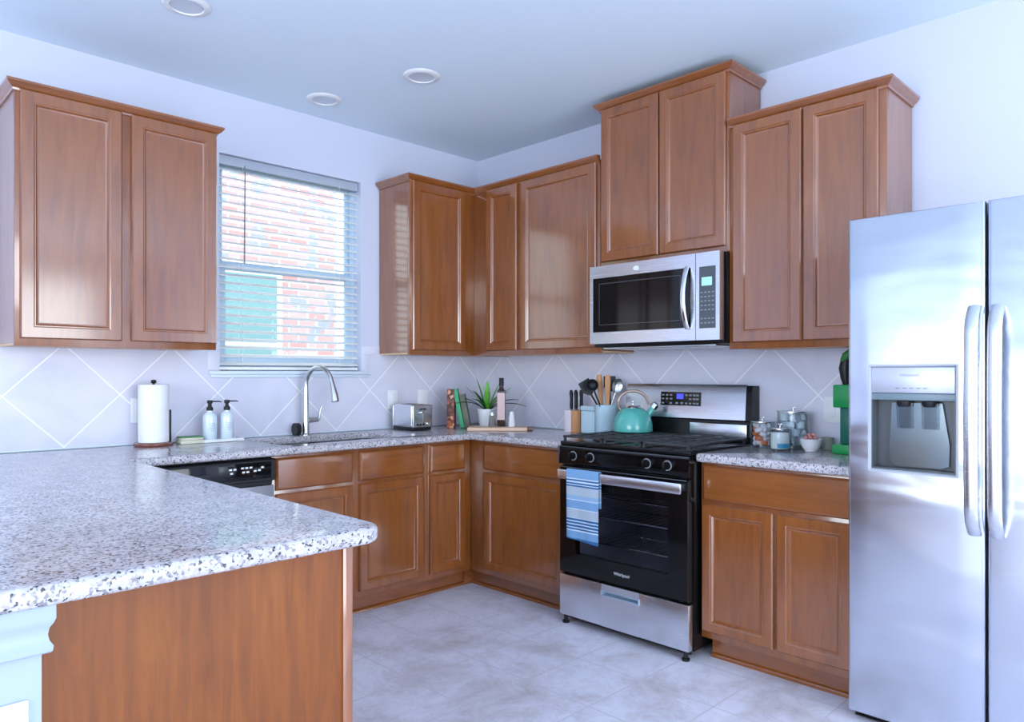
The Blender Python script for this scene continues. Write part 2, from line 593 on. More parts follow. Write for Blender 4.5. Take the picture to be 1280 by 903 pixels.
def obj(name, bm, mat, parent=None, loc=None, rot=None, smooth=True, sharp=40):
    me = bpy.data.meshes.new(name)
    if isinstance(bm, bmesh.types.BMesh):
        bmesh.ops.recalc_face_normals(bm, faces=bm.faces)
        if smooth:
            for f in bm.faces:
                f.smooth = True
            for e in bm.edges:
                if len(e.link_faces) == 2 and e.calc_face_angle(0) > math.radians(sharp):
                    e.smooth = False
        bm.to_mesh(me)
        bm.free()
    else:
        me = bm
    me.materials.clear()
    me.materials.append(mat)
    o = bpy.data.objects.new(name, me)
    COL.objects.link(o)
    if parent:
        o.parent = parent
    if loc:
        o.location = loc
    if rot:
        o.rotation_euler = rot
    return o

NB = bmesh.new
def tag(o, label, cat, group=None):
    o['label'] = label
    o['category'] = cat
    if group:
        o['group'] = group
    return o

def thing(name, label, cat, loc=(0, 0, 0), rotz=0, group=None):
    o = bpy.data.objects.new(name, None)
    o.empty_display_size = 0.05
    COL.objects.link(o)
    o.location = loc
    o.rotation_euler = (0, 0, rotz)
    return tag(o, label, cat, group)

def struct(name, bm, m, parent=None, **kw):
    o = obj(name, bm, m, parent, **kw)
    o['kind'] = 'structure'
    return o

def text_mesh(body, size, depth=0.00015):
    cu = bpy.data.curves.new('text', 'FONT')
    cu.body = body
    cu.size = size
    cu.extrude = depth
    cu.align_x = 'CENTER'
    cu.align_y = 'CENTER'
    o = bpy.data.objects.new('text', cu)
    COL.objects.link(o)
    bpy.context.view_layer.update()
    me = bpy.data.meshes.new_from_object(o.evaluated_get(bpy.context.evaluated_depsgraph_get()))
    bpy.data.objects.remove(o)
    return me

def copy_tree(o, loc, rotz=None, label=None, mats=None):
    r = o.copy()
    COL.objects.link(r)
    r.location = loc
    if rotz is not None:
        r.rotation_euler = (0, 0, rotz)
    if label:
        r['label'] = label
    for ch in list(o.children):
        c = ch.copy()
        COL.objects.link(c)
        c.parent = r
        for g in ch.children:
            d = g.copy()
            COL.objects.link(d)
            d.parent = c
    return r

RZ = -PI/2      # units on the right wall: local x runs along -Y, local -y points into the room

# ------------------------------------------------------------------ room
H = 2.774
b = NB(); box(b, -6.7, 0.12, -7.1, 0.12, -0.1, 0.0); struct('floor', b, FLOORM)
b = NB(); box(b, -6.7, 0.12, -7.1, 0.12, H, H+0.1); struct('ceiling', b, CEILM)
WX0, WX1, WZ0, WZ1 = -1.845, -0.968, 1.285, 2.445
b = NB()
box(b, -6.7, WX0, 0, 0.12, 0, H)
box(b, WX1, 0.12, 0, 0.12, 0, H)
box(b, WX0, WX1, 0, 0.12, 0, WZ0)
box(b, WX0, WX1, 0, 0.12, WZ1, H)
wb = struct('wall_back', b, WALLM)
b = NB(); box(b, 0, 0.12, -7.1, 0, 0, H); struct('wall_right', b, WALLM)
b = NB()
box(b, -6.7, -4.4, -7.12, -7.0, 0, H)
box(b, -0.8, 0, -7.12, -7.0, 0, H)
box(b, -4.4, -0.8, -7.12, -7.0, 2.4, H)
box(b, -4.4, -0.8, -7.12, -7.0, 0, 0.3)
struct('wall_front', b, WALLM)
b = NB()
box(b, -6.72, -6.6, -7.0, -4.6, 0, H)
box(b, -6.72, -6.6, -1.6, 0, 0, H)
box(b, -6.72, -6.6, -4.6, -1.6, 2.35, H)
box(b, -6.72, -6.6, -4.6, -1.6, 0, 0.65)
struct('wall_left', b, WALLM)
# tile backsplashes, laid on the two walls
b = NB()
for (x0, x1, z0, z1) in ((-4.2, WX0, 0.86, 1.44), (WX0, WX1, 0.86, WZ0-0.022), (WX1, -0.008, 0.86, 1.44)):
    box(b, x0, x1, -0.008, 0.0, z0, z1)
o = struct('backsplash', b, SPL, wb)
b = NB()
box(b, -0.008, 0.0, -3.6, -0.0, 0.86, 1.44)
o = struct('backsplash', b, SPR, bpy.data.objects['wall_right'])
b = NB()
box(b, WX0-0.064, WX0-0.002, -0.011, -0.008, 1.29, 1.387, 0.001)
box(b, WX0-0.064, WX0-0.002, -0.011, -0.008, 1.390, 1.44, 0.001)
box(b, WX1+0.002, WX1+0.056, -0.011, -0.008, 1.29, 1.387, 0.001)
box(b, WX1+0.002, -0.84, -0.011, -0.008, 1.390, 1.44, 0.001)
struct('border_tile', b, TILEB, wb)
b = NB()
box(b, -3.15, -0.01, -0.016, -0.0085, 0.921, 0.929, 0.002)
struct('caulk_line', b, TRIMW, wb)
b = NB()
box(b, -0.016, -0.0085, -1.352, -0.02, 0.921, 0.929, 0.002)
box(b, -0.016, -0.0085, -2.79, -2.14, 0.921, 0.929, 0.002)
struct('caulk_line', b, TRIMW, bpy.data.objects['wall_right'])

# window over the sink: frame, sashes, glass, sill
b = NB()
box(b, WX0, WX0+0.03, 0.075, 0.118, WZ0, WZ1)
box(b, WX1-0.03, WX1, 0.075, 0.118, WZ0, WZ1)
box(b, WX0+0.03, WX1-0.03, 0.075, 0.118, WZ1-0.03, WZ1)
box(b, WX0+0.03, WX1-0.03, 0.075, 0.118, WZ0, WZ0+0.03)
win = struct('window_1', b, SASH)
def sash(x0, x1, z0, z1, y0, y1, st, tp, bt):
    b = NB()
    box(b, x0, x0+st, y0, y1, z0, z1, 0.003)
    box(b, x1-st, x1, y0, y1, z0, z1, 0.003)
    box(b, x0+st, x1-st, y0, y1, z1-tp, z1, 0.003)
    box(b, x0+st, x1-st, y0, y1, z0, z0+bt, 0.003)
    s = struct('sash_frame', b, SASH, win)
    b = NB(); box(b, x0+st, x1-st, (y0+y1)/2-0.002, (y0+y1)/2+0.002, z0+bt, z1-tp)
    struct('window_pane', b, WGLASS, s)
sash(WX0+0.03, WX1-0.03, WZ0+0.03, 1.872, 0.074, 0.093, 0.036, 0.036, 0.045)
sash(WX0+0.03, WX1-0.03, 1.850, WZ1-0.03, 0.0935, 0.112, 0.026, 0.03, 0.036)
b = NB(); box(b, -1.908, -0.913, -0.032, 0.062, WZ0-0.020, WZ0-0.001, 0.004)
box(b, -1.896, -0.925, -0.020, -0.009, WZ0-0.036, WZ0-0.020, 0.003)
struct('window_sill', b, TRIMW, win)

# blind
bl = thing('window_blind', 'white horizontal slat blind hanging in the window over the sink', 'blind', (-1.4065, 0.044, WZ0))
W2 = 0.430
b = NB(); box(b, -W2, W2, -0.022, 0.026, 1.108, 1.158, 0.003); obj('headrail', b, HEADR, bl)
zz = 0.040
N = 0
while zz < 1.10:
    b = NB()
    poly = [(-0.024, -0.004), (-0.012, 0.001), (0.0, 0.003), (0.012, 0.003), (0.024, 0.001), (0.024, 0.004), (0.012, 0.006), (0, 0.006), (-0.012, 0.004), (-0.024, -0.001)]
    prism(b, poly, 'x', -W2, W2)
    obj('slat', b, BLINDW, bl, loc=(0, 0, zz), rot=(math.radians(13), 0, 0))
    zz += 0.0436
    N += 1
b = NB(); box(b, -W2, W2, -0.024, 0.024, 0.004, 0.022, 0.004); obj('bottom_rail', b, BLINDW, bl)
for x in (-0.30, 0.30):
    b = NB(); cyl(b, (x, -0.025, 0.01), (x, -0.025, 1.12), 0.0012, seg=6); cyl(b, (x, 0.0255, 0.01), (x, 0.0255, 1.12), 0.0012, seg=6)
    obj('ladder_cord', b, BLINDW, bl)
b = NB(); tube(b, [(-0.29, -0.030, 1.12), (-0.292, -0.031, 0.9), (-0.294, -0.031, 0.585)], [0.003, 0.0038, 0.0042], 8)
obj('tilt_wand', b, MARKG, bl)['label'] = 'grey tilt wand'

# ------------------------------------------------------------------ outside
b = NB(); box(b, -14, 12, 0.13, 16, -0.25, -0.12); g = struct('ground', b, LAWN)
nh = thing('neighbouring_house', 'red brick house wall with a pale blue window seen through the blind', 'house', (-2.5, 3.0, -0.12))
b = NB(); box(b, 0.55, 3.17, 0, 5, 0, 5.2); obj('brick_wall', b, BRICK, nh)
def hx(x): return x+2.5
b = NB(); box(b, hx(-1.50), hx(0.04), -0.03, -0.001, 1.02, 2.42, 0.005)
hw = obj('window_frame', b, TRIMW, nh)
b = NB(); box(b, hx(-1.44), hx(-0.02), -0.034, -0.031, 1.10, 1.66); box(b, hx(-1.44), hx(-0.02), -0.034, -0.031, 1.70, 2.36); obj('window_pane', b, EXTG, hw)

# ------------------------------------------------------------------ cabinets
def door(root, x0, x1, z0, z1, yf, name='door', fw=0.056):
    """recessed panel door, its back on plane y=-yf"""
    b = NB()
    y = -yf
    rg = [(0, y), (0, y-0.014), (0.005, y-0.020), (fw-0.010, y-0.020), (fw-0.006, y-0.0175), (fw-0.002, y-0.0175), (fw+0.004, y-0.010), (fw+0.010, y-0.0085), (fw+0.0101, y-0.004)]
    loops(b, x0, x1, z0, z1, rg, cap=False)
    loops(b, x0, x1, z0, z1, [(0, y), (0.06, y)], cap=False)
    d = obj(name, b, WOOD, root, sharp=20)
    b = NB(); box(b, x0+fw+0.008, x1-fw-0.008, y-0.0082, y-0.002, z0+fw+0.008, z1-fw-0.008)
    obj('door_panel', b, WOOD, d)
    return d

def drawer(root, x0, x1, z0, z1, yf):
    b = NB()
    y = -yf
    loops(b, x0, x1, z0, z1, [(0.01, y), (0, y), (0, y-0.012), (0.004, y-0.016), (0.010, y-0.0195), (0.014, y-0.020)])
    return obj('drawer', b, WOODX, root, sharp=20)

CROWN = [(0, -0.020), (0.006, -0.020), (0.008, -0.012), (0.012, -0.008), (0.020, -0.002), (0.026, 0.006), (0.030, 0.010), (0.030, 0.020), (0, 0.020)]
def crown(root, path, z):
    b = NB(); sweep(b, path, [(o_, z+q) for o_, q in CROWN])
    obj('crown_moulding', b, WOODX, root, sharp=25)

def upper(label, loc, rot, w, dep, h, doors, cpath, side_in=0.0):
    r = thing('wall_cabinet', label, 'cabinet', loc, rot)
    b = NB(); box(b, 0.0005, w-0.0005, -(dep-0.019), -0.009, 0.012, h); obj('carcass', b, WOOD, r)
    b = NB(); box(b, 0, w, -dep, -(dep-0.0188), 0, h, 0.0015); obj('face_frame', b, WOOD, r)
    b = NB(); box(b, 0.002, w-0.002, -(dep-0.020), -0.010, 0.004, 0.0118); obj('underside', b, MAPLE, r)
    for (a, c, z0, z1) in doors:
        door(r, a, c, z0, z1, dep+0.0005)
    crown(r, cpath, h)
    return r

UD = 0.320
# left of the window
w = 0.821
upper('brown two-door wall cabinet left of the window, above the paper towels', (-2.815, 0, 1.383), 0, w, UD, 1.058,
      [(0.018, 0.398, 0.030, 1.045), (0.438, 0.818, 0.030, 1.045)], [(0, -0.009), (0, -UD), (w, -UD), (w, -0.009)])
# corner, back wall
w = 0.837
r = upper('brown single-door wall cabinet right of the window, with its side to the window', (-0.837, 0, 1.383), 0, w-0.0095, UD, 1.058,
      [(0.016, 0.430, 0.030, 1.045)], [(0, -0.009), (0, -UD), (0.5165, -UD)])
# right wall, beside the range unit
upper('brown wall cabinet in the corner with a narrow and a wide door', (0, -UD-0.001, 1.383), RZ, 1.032, UD, 1.058,
      [(0.130, 0.400, 0.030, 1.045), (0.436, 1.012, 0.030, 1.045)], [(0, -UD), (1.032, -UD)])
# above the microwave
upper('tallest brown wall cabinet, two doors, mounted above the microwave', (0, -1.357, 1.846), RZ, 0.764, UD, 0.866,
      [(0.012, 0.378, 0.026, 0.852), (0.386, 0.752, 0.026, 0.852)], [(0, -0.009), (0, -UD), (0.764, -UD), (0.764, -0.009)])
# right of it
upper('brown two-door wall cabinet right of the microwave, next to the refrigerator', (0, -2.1225, 1.383), RZ, 0.692, UD, 1.058,
      [(0.024, 0.348, 0.030, 1.045), (0.356, 0.664, 0.030, 1.045)], [(0, -UD), (0.692, -UD), (0.692, -0.009)])

BD = 0.582
def base(label, loc, rot, w, doors, drawers, toe=(0, None), dep=BD, ret=False):
    r = thing('base_cabinet', label, 'cabinet', loc, rot)
    b = NB()
    box(b, 0.0005, 0.018, -(dep-0.019), -0.010, 0.10, 0.880); box(b, w-0.018, w-0.0005, -(dep-0.019), -0.010, 0.10, 0.880)
    box(b, 0.018, w-0.018, -(dep-0.019), -0.010, 0.10, 0.118); box(b, 0.018, w-0.018, -0.020, -0.010, 0.118, 0.880)
    obj('carcass', b, WOOD, r)
    b = NB(); box(b, 0, w, -dep, -(dep-0.0188), 0.102, 0.880, 0.0012); obj('face_frame', b, WOOD, r)
    t0, t1 = toe[0], (w if toe[1] is None else toe[1])
    b = NB(); box(b, t0, t1, -(dep-0.070), -(dep-0.085), 0.0, 0.099)
    prism(b, [(-(dep-0.070), 0), (-(dep-0.056), 0), (-(dep-0.057), 0.010), (-(dep-0.063), 0.018), (-(dep-0.070), 0.020)], 'x', t0, t1)
    if ret:
        box(b, -0.0705, -0.058, -dep, -(dep-0.070), 0, 0.099)
    obj('toe_kick', b, WOODX, r)
    for (a, c, z0, z1) in doors:
        door(r, a, c, z0, z1, dep+0.0005, fw=0.05)
    for (a, c, z0, z1) in drawers:
        drawer(r, a, c, z0, z1, dep+0.0005)
    return r
DZ = (0.712, 0.866)
dz = (0.135, 0.694)
base('brown base cabinet under the sink, two doors and two drawer fronts', (-1.8405, 0, 0), 0, 0.9145,
     [(0.017, 0.437, *dz), (0.480, 0.892, *dz)], [(0.017, 0.437, *DZ), (0.480, 0.892, *DZ)])
base('narrow brown base cabinet in the corner right of the sink cabinet', (-0.925, 0, 0), 0, 0.343,
     [(0.028, 0.284, *dz)], [(0.028, 0.284, *DZ)])
base('brown base cabinet between the corner and the range, one drawer over one door', (0, -BD-0.0015, 0), RZ, 0.770,
     [(0.134, 0.745, *dz)], [(0.134, 0.745, *DZ)], toe=(-0.058, None), ret=True)
base('brown base cabinet between the range and the refrigerator, wide drawer over two doors', (0, -2.130, 0), RZ, 0.655,
     [(0.010, 0.337, *dz), (0.352, 0.650, *dz)], [(0.014, 0.650, *DZ)], toe=(0.014, None))

# peninsula cabinet: end panel faces the camera, doors face the kitchen
pc = thing('peninsula_cabinet', 'large brown wood-veneer cabinet end under the granite peninsula in the foreground', 'cabinet', (-3.153, -0.0, 0))
b = NB(); box(b, 0.001, 0.575, -2.383, -0.012, 0.10, 0.880); obj('carcass', b, WOOD, pc)
b = NB(); box(b, 0.002, 0.582, -2.3965, -2.384, 0.0, 0.8805); obj('end_panel', b, PANELW, pc)
b = NB(); box(b, 0.5825, 0.608, -2.402, -2.370, 0.0, 0.8805, 0.002); obj('corner_stile', b, WOOD, pc)['label'] = 'slim upright stile at the panel edge'
b = NB(); box(b, 0.50, 0.515, -2.38, -0.60, 0.0, 0.099); obj('toe_kick', b, WOODX, pc)
b = NB(); box(b, 0.5755, 0.594, -2.369, -0.60, 0.102, 0.880); obj('face_frame', b, WOOD, pc)
def xdoor(x, y0, y1, z0, z1, nm):
    b = NB()
    bb = NB()
    loops(bb, y0, y1, z0, z1, [(0, 0), (0, -0.014), (0.005, -0.02), (0.046, -0.02), (0.054, -0.010), (0.06, -0.0085)] if nm == 'door' else [(0, 0), (0, -0.012), (0.01, -0.0195), (0.014, -0.02)])
    for v in bb.verts:
        v.co = Vector((x-v.co.y, v.co.x, v.co.z))
    b.free()
    obj(nm, bb, WOOD, pc, sharp=20)
for y in (-2.34, -1.76, -1.18):
    xdoor(0.5945, y, y+0.55, 0.135, 0.694, 'door')
    xdoor(0.5945, y, y+0.55, 0.712, 0.866, 'drawer')

# pony wall behind the peninsula
b = NB(); box(b, -3.30, -3.1545, -2.412, -0.009, 0, 0.880); struct('wall_peninsula', b, PONYM)
b = NB()
pr = [(0, 0.800), (0.010, 0.800), (0.013, 0.803), (0.014, 0.812), (0.009, 0.820), (0.007, 0.830), (0.009, 0.842), (0.014, 0.850), (0.017, 0.858), (0.017, 0.8805), (0, 0.8805)]
sweep(b, [(-3.3005, -0.02), (-3.3005, -2.4125), (-3.1540, -2.4125), (-3.1540, -2.398)], pr)
struct('trim_1', b, PONYM, sharp=30)

# ------------------------------------------------------------------ worktops
def slab(name, outer, holes, z0, z1, bev, rc, label):
    """rounded-edge stone slab; outer polygon with per-corner radius"""
    def rnd(poly, radii):
        out = []
        n = len(poly)
        for i in range(n):
            r = radii[i]
            p = Vector(poly[i]); a = Vector(poly[i-1]); c = Vector(poly[(i+1) % n])
            if r <= 0:
                out.append(p); continue
            da = (a-p).normalized(); dc = (c-p).normalized()
            p0 = p+da*r; p1 = p+dc*r; cen = p+da*r+dc*r
            for k in range(9):
                t = k/8*PI/2
                out.append(cen-dc*r*math.cos(t)-da*r*math.sin(t))
        return out
    cu = bpy.data.curves.new(name, 'CURVE')
    cu.dimensions = '2D'
    cu.fill_mode = 'BOTH'
    for poly, radii, sg in [(outer, rc, -1)]+[(h, [0.05]*len(h), 1) for h in holes]:
        # inset by the bevel
        n = len(poly)
        area = sum(poly[i][0]*poly[(i+1) % n][1]-poly[(i+1) % n][0]*poly[i][1] for i in range(n))
        pts = []
        for i in range(n):
            p = Vector(poly[i]); a = Vector(poly[i-1]); c = Vector(poly[(i+1) % n])
            d0 = (p-a).normalized(); d1 = (c-p).normalized()
            n0 = Vector((d0.y, -d0.x)); n1 = Vector((d1.y, -d1.x))
            if area < 0:
                n0, n1 = -n0, -n1
            m = (n0+n1)/(1+n0.dot(n1))
            pts.append(p+m*bev*sg)
        pts = rnd(pts, radii)
        s = cu.splines.new('POLY')
        s.points.add(len(pts)-1)
        for k, q in enumerate(pts):
            s.points[k].co = (q.x, q.y, 0, 1)
        s.use_cyclic_u = True
    cu.extrude = (z1-z0)/2-bev
    cu.bevel_depth = bev
    cu.bevel_resolution = 3
    to = bpy.data.objects.new(name, cu)
    COL.objects.link(to)
    bpy.context.view_layer.update()
    me = bpy.data.meshes.new_from_object(to.evaluated_get(bpy.context.evaluated_depsgraph_get()))
    bpy.data.objects.remove(to)
    zc = (z0+z1)/2
    bm = NB()
    bm.from_mesh(me)
    bmesh.ops.remove_doubles(bm, verts=bm.verts, dist=0.0002)
    o = obj(name, bm, GRANITE, loc=(0, 0, zc))
    return tag(o, label, 'worktop')
CT = 0.920
SX0, SX1, SY0, SY1 = -1.75, -1.02, -0.53, -0.145
slab('granite_worktop', [(-3.62, -0.0085), (-3.62, -2.446), (-2.478, -2.446), (-2.478, -0.645), (-0.645, -0.645), (-0.645, -1.353), (-0.0085, -1.353), (-0.0085, -0.0085)],
     [[(SX0, SY0), (SX1, SY0), (SX1, SY1), (SX0, SY1)]], 0.882, CT, 0.013, [0, 0.05, 0.05, 0, 0, 0.006, 0, 0],
     'speckled grey granite worktop wrapping the sink corner and the foreground peninsula')
slab('granite_worktop', [(-0.645, -2.132), (-0.645, -2.792), (-0.0085, -2.792), (-0.0085, -2.132)], [], 0.882, CT, 0.013, [0.006, 0, 0, 0],
     'short granite worktop between the range and the refrigerator')

# sink
sk = thing('sink', 'stainless steel sink set under the granite below the window', 'sink', ((SX0+SX1)/2, (SY0+SY1)/2, 0.70))
def bowl(x0, x1, y0, y1):
    b = NB()
    def ring(ins, z, r):
        pts = []
        for cx, cy, a0 in ((x1-ins-r, y1-ins-r, 0), (x0+ins+r, y1-ins-r, 90), (x0+ins+r, y0+ins+r, 180), (x1-ins-r, y0+ins+r, 270)):
            for k in range(5):
                a = math.radians(a0+k*22.5)
                pts.append(b.verts.new((cx+r*math.cos(a), cy+r*math.sin(a), z)))
        return pts
    rs = [ring(-0.012, 0.180, 0.055), ring(0, 0.180, 0.05), ring(0.004, 0.02, 0.05), ring(0.03, 0.002, 0.03), ring(0.031, -0.002, 0.03), ring(0.0, 0.016, 0.052), ring(-0.004, 0.176, 0.052), ring(-0.012, 0.177, 0.055)]
    for a, c in zip(rs, rs[1:]+[rs[0]]):
        for i in range(20):
            j = (i+1) % 20
            b.faces.new((a[i], a[j], c[j], c[i]))
    b.faces.new(ring(0.03, 0.002, 0.03))
    obj('basin', b, STEEL, sk)
bowl(-0.365, -0.012, -0.192, 0.192)
bowl(0.012, 0.365, -0.192, 0.192)
for x in (-0.19, 0.19):
    b = NB(); lathe(b, [(0, 0.003), (0.02, 0.003), (0.04, 0.006), (0.045, 0.003), (0.045, 0.0025)], x, 0, 0, 24); obj('drain', b, CHROME, sk)

# faucet
fa = thing('faucet', 'tall gooseneck pull-down chrome faucet behind the sink', 'faucet', (-1.392, -0.095, CT+0.0005))
b = NB(); lathe(b, [(0, 0), (0.027, 0), (0.027, 0.006), (0.020, 0.014), (0.019, 0.10), (0.0165, 0.15), (0.0145, 0.27), (0, 0.27)], 0, 0, 0, 28); obj('faucet_body', b, NICKEL, fa)
pts = [(0, 0, 0.26)]
ex, ey = 0.045, -0.205
for k in range(13):
    t = k/12*PI*0.93
    f = (1-math.cos(t))/2
    pts.append((ex*f, ey*f, 0.28+0.105*math.sin(t)))
b = NB(); tube(b, pts, 0.0125, 16); obj('spout', b, NICKEL, fa)
lx, ly, lz = pts[-1]
b = NB(); tube(b, [(lx, ly, lz), (lx+0.002, ly-0.006, lz-0.02), (lx+0.005, ly-0.022, lz-0.075), (lx+0.006, ly-0.027, lz-0.105), (lx+0.006, ly-0.028, lz-0.11)], [0.0125, 0.0145, 0.020, 0.022, 0.018], 18); obj('spray_head', b, NICKEL, fa)
b = NB(); cyl(b, (0.012, 0, 0.085), (0.075, -0.004, 0.087), 0.017, 0.014); lev = obj('handle_hub', b, NICKEL, fa)
b = NB(); tube(b, [(0.075, -0.004, 0.085), (0.083, -0.004, 0.11), (0.086, -0.006, 0.14), (0.096, -0.008, 0.165)], [0.012, 0.008, 0.006, 0.005], 12, flat=1.3); obj('lever', b, NICKEL, fa)
b = NB(); tube(b, [(-0.013, 0, 0.0), (0.013, 0, 0.0)], [0.036, 0.036], 24)
st = obj('drain_stopper', b, BLACKP, loc=(-1.447, -0.09, CT+0.037)); tag(st, 'small round black stopper standing on edge left of the faucet', 'stopper')

# ------------------------------------------------------------------ dishwasher
dw = thing('dishwasher', 'stainless dishwasher with black control strip beside the sink cabinet', 'dishwasher', (-2.440, 0, 0))
b = NB(); box(b, 0.002, 0.594, -0.575, -0.02, 0.03, 0.875); obj('body', b, BLACKP, dw)
b = NB(); box(b, 0.004, 0.596, -0.620, -0.576, 0.11, 0.748, 0.005); obj('door', b, STEEL, dw)
b = NB()
prism(b, [(-0.576, 0.749), (-0.598, 0.749), (-0.598, 0.764), (-0.628, 0.772), (-0.630, 0.866), (-0.624, 0.872), (-0.576, 0.872)], 'x', 0.004, 0.596)
cp = obj('control_panel', b, BLACKP, dw)
b = NB(); box(b, 0.030, 0.575, -0.6320, -0.6285, 0.782, 0.860, 0.001); obj('control_strip', b, BLACKG, cp)
for i, (x, z) in enumerate([(0.375, 0.832), (0.395, 0.832), (0.380, 0.815), (0.430, 0.835), (0.450, 0.835), (0.470, 0.835), (0.435, 0.816), (0.455, 0.816), (0.490, 0.818), (0.510, 0.820), (0.525, 0.832)]):
    b = NB()
    box(b, x, x+0.013, -0.6328, -0.632, z, z+0.008)
    obj('button', b, MARKW, cp)
b = NB(); box(b, 0.32, 0.36, -0.606, -0.599, 0.752, 0.762, 0.002); obj('latch', b, GREYP, dw)
b = NB(); box(b, 0.006, 0.594, -0.52, -0.505, 0.0, 0.10); obj('kick_plate', b, BLACKP, dw)

# ------------------------------------------------------------------ range
W = 0.760
rg = thing('gas_range', 'stainless and black gas range with a towel on its oven door handle', 'range', (0, -1.3585, 0), RZ)
b = NB()
# body with an open oven cavity
box(b, 0.002, 0.10, -0.625, -0.03, 0.04, 0.905)
box(b, W-0.10, W-0.002, -0.625, -0.03, 0.04, 0.905)
box(b, 0.10, W-0.10, -0.625, -0.03, 0.80, 0.905)
box(b, 0.10, W-0.10, -0.625, -0.03, 0.04, 0.30)
box(b, 0.10, W-0.10, -0.08, -0.03, 0.30, 0.80)
obj('body', b, BLACKE, rg)
b = NB()
box(b, 0.101, W-0.101, -0.62, -0.081, 0.3005, 0.304)
box(b, 0.101, W-0.101, -0.086, -0.081, 0.304, 0.795)
box(b, 0.101, 0.104, -0.62, -0.086, 0.304, 0.795)
box(b, W-0.104, W-0.101, -0.62, -0.086, 0.304, 0.795)
obj('oven_liner', b, CAVITY, rg)
for z in (0.43, 0.56, 0.66):
    b = NB()
    for k in range(13):
        x = 0.125+k*(W-0.25)/12
        cyl(b, (x, -0.60, z), (x, -0.12, z), 0.0022, seg=6)
    for y in (-0.60, -0.36, -0.12):
        cyl(b, (0.106, y, z-0.003), (W-0.106, y, z-0.003), 0.0035, seg=8)
    obj('oven_rack', b, CHROME, rg)
# cooktop and control panel
b = NB(); box(b, 0.0, W, -0.655, -0.03, 0.906, 0.926, 0.004); obj('cooktop', b, BLACKE, rg)
b = NB(); prism(b, [(-0.626, 0.812), (-0.668, 0.812), (-0.672, 0.820), (-0.664, 0.900), (-0.656, 0.904), (-0.626, 0.905)], 'x', 0.0, W)
cpn = obj('control_panel', b, BLACKG, rg)
b = NB(); box(b, 0.002, W-0.002, -0.667, -0.657, 0.8985, 0.902, 0.001); box(b, 0.0, 0.006, -0.674, -0.660, 0.815, 0.900); obj('edge_trim', b, DGREY, cpn)
for x in (0.105, 0.215, 0.545, 0.655):
    b = NB()
    cyl(b, (x, -0.668, 0.858), (x, -0.676, 0.858), 0.026, 0.024, 24)
    cyl(b, (x, -0.676, 0.858), (x, -0.700, 0.858), 0.019, 0.017, 24)
    box(b, x-0.005, x+0.005, -0.712, -0.699, 0.840, 0.876, 0.002)
    kn = obj('knob', b, BLACKE, rg)
    b = NB()
    cyl(b, (x, -0.6765, 0.858), (x, -0.678, 0.858), 0.0235, 0.0235, 24)
    obj('knob_ring', b, MARKG, kn)
# door
b = NB()
loops(b, 0.004, W-0.004, 0.262, 0.800, [(0.0, -0.627), (0.0, -0.660), (0.004, -0.666), (0.105, -0.666), (0.105, -0.629), (0.0, -0.627)], cap=False)
dr = obj('oven_door', b, BLACKG, rg)
b = NB(); box(b, 0.108, W-0.108, -0.660, -0.655, 0.366, 0.696); obj('oven_window', b, OGLASS, dr)
b = NB(); box(b, 0.030, W-0.014, -0.714, -0.703, 0.742, 0.790, 0.005)
box(b, 0.030, 0.060, -0.708, -0.664, 0.752, 0.782, 0.003); box(b, W-0.060, W-0.030, -0.708, -0.664, 0.752, 0.782, 0.003)
obj('handle', b, STEEL, dr)
b = NB(); box(b, 0.012, W-0.012, -0.6695, -0.6662, 0.795, 0.7995, 0.001); obj('door_trim', b, DGREY, dr)
o = obj('logo', text_mesh('Whirlpool', 0.022), MARKW, dr, loc=(0.395, -0.6668, 0.315), rot=(PI/2, 0, 0))
# drawer
b = NB()
x0, x1 = 0.275, 0.490
ys = -0.664
box(b, 0.004, x0, ys, -0.628, 0.045, 0.250, 0.003)
box(b, x1, W-0.004, ys, -0.628, 0.045, 0.250, 0.003)
box(b, x0-0.004, x1+0.004, ys+0.0003, -0.628, 0.045, 0.198)
box(b, x0-0.004, x1+0.004, ys+0.0003, -0.628, 0.216, 0.2497)
dd = obj('drawer', b, STEEL, rg)
b = NB(); box(b, x0-0.002, x1+0.002, -0.640, -0.630, 0.190, 0.222); 
loops(b, x0-0.004, x1+0.004, 0.193, 0.221, [(0, ys), (0, ys-0.003), (0.005, ys-0.003), (0.008, -0.642)], cap=False)
obj('recessed_pull', b, PULLB, dd)['label'] = 'pale blue reflective recessed pull'
# backguard
b = NB(); prism(b, [(-0.018, 0.926), (-0.10, 0.926), (-0.092, 1.028), (-0.100, 1.034), (-0.088, 1.195), (-0.076, 1.208), (-0.018, 1.208)], 'x', 0.0, W)
bg = obj('backguard', b, BLACKE, rg)
b = NB(); prism(b, [(-0.099, 1.036), (-0.104, 1.036), (-0.092, 1.197), (-0.078, 1.213), (-0.074, 1.213), (-0.074, 1.209), (-0.087, 1.196)], 'x', 0.004, W-0.030)
obj('backguard_front', b, STEEL, bg)
b = NB(); prism(b, [(-0.092, 1.10), (-0.101, 1.10), (-0.0955, 1.172), (-0.088, 1.172)], 'x', 0.235, 0.480)
cl = obj('clock_panel', b, BLACKG, bg)
b = NB(); prism(b, [(-0.095, 1.135), (-0.1000, 1.135), (-0.0975, 1.162), (-0.094, 1.162)], 'x', 0.335, 0.375)
obj('clock_display', b, DISPB, cl)
for x in (0.25, 0.275, 0.300, 0.395, 0.418, 0.441, 0.460):
    for z, yy in ((1.112, -0.1013), (1.135, -0.0998), (1.155, -0.0983)):
        if (x, z) in ((0.275, 1.112), (0.395, 1.135)):
            continue
        b = NB(); box(b, x-0.007, x+0.007, yy, yy+0.003, z-0.004, z+0.004); obj('button', b, MARKG, cl)
for x in (0.33, 0.36):
    b = NB(); box(b, x, x+0.015, -0.1018, -0.099, 1.108, 1.118); obj('button', b, MARKG, cl)
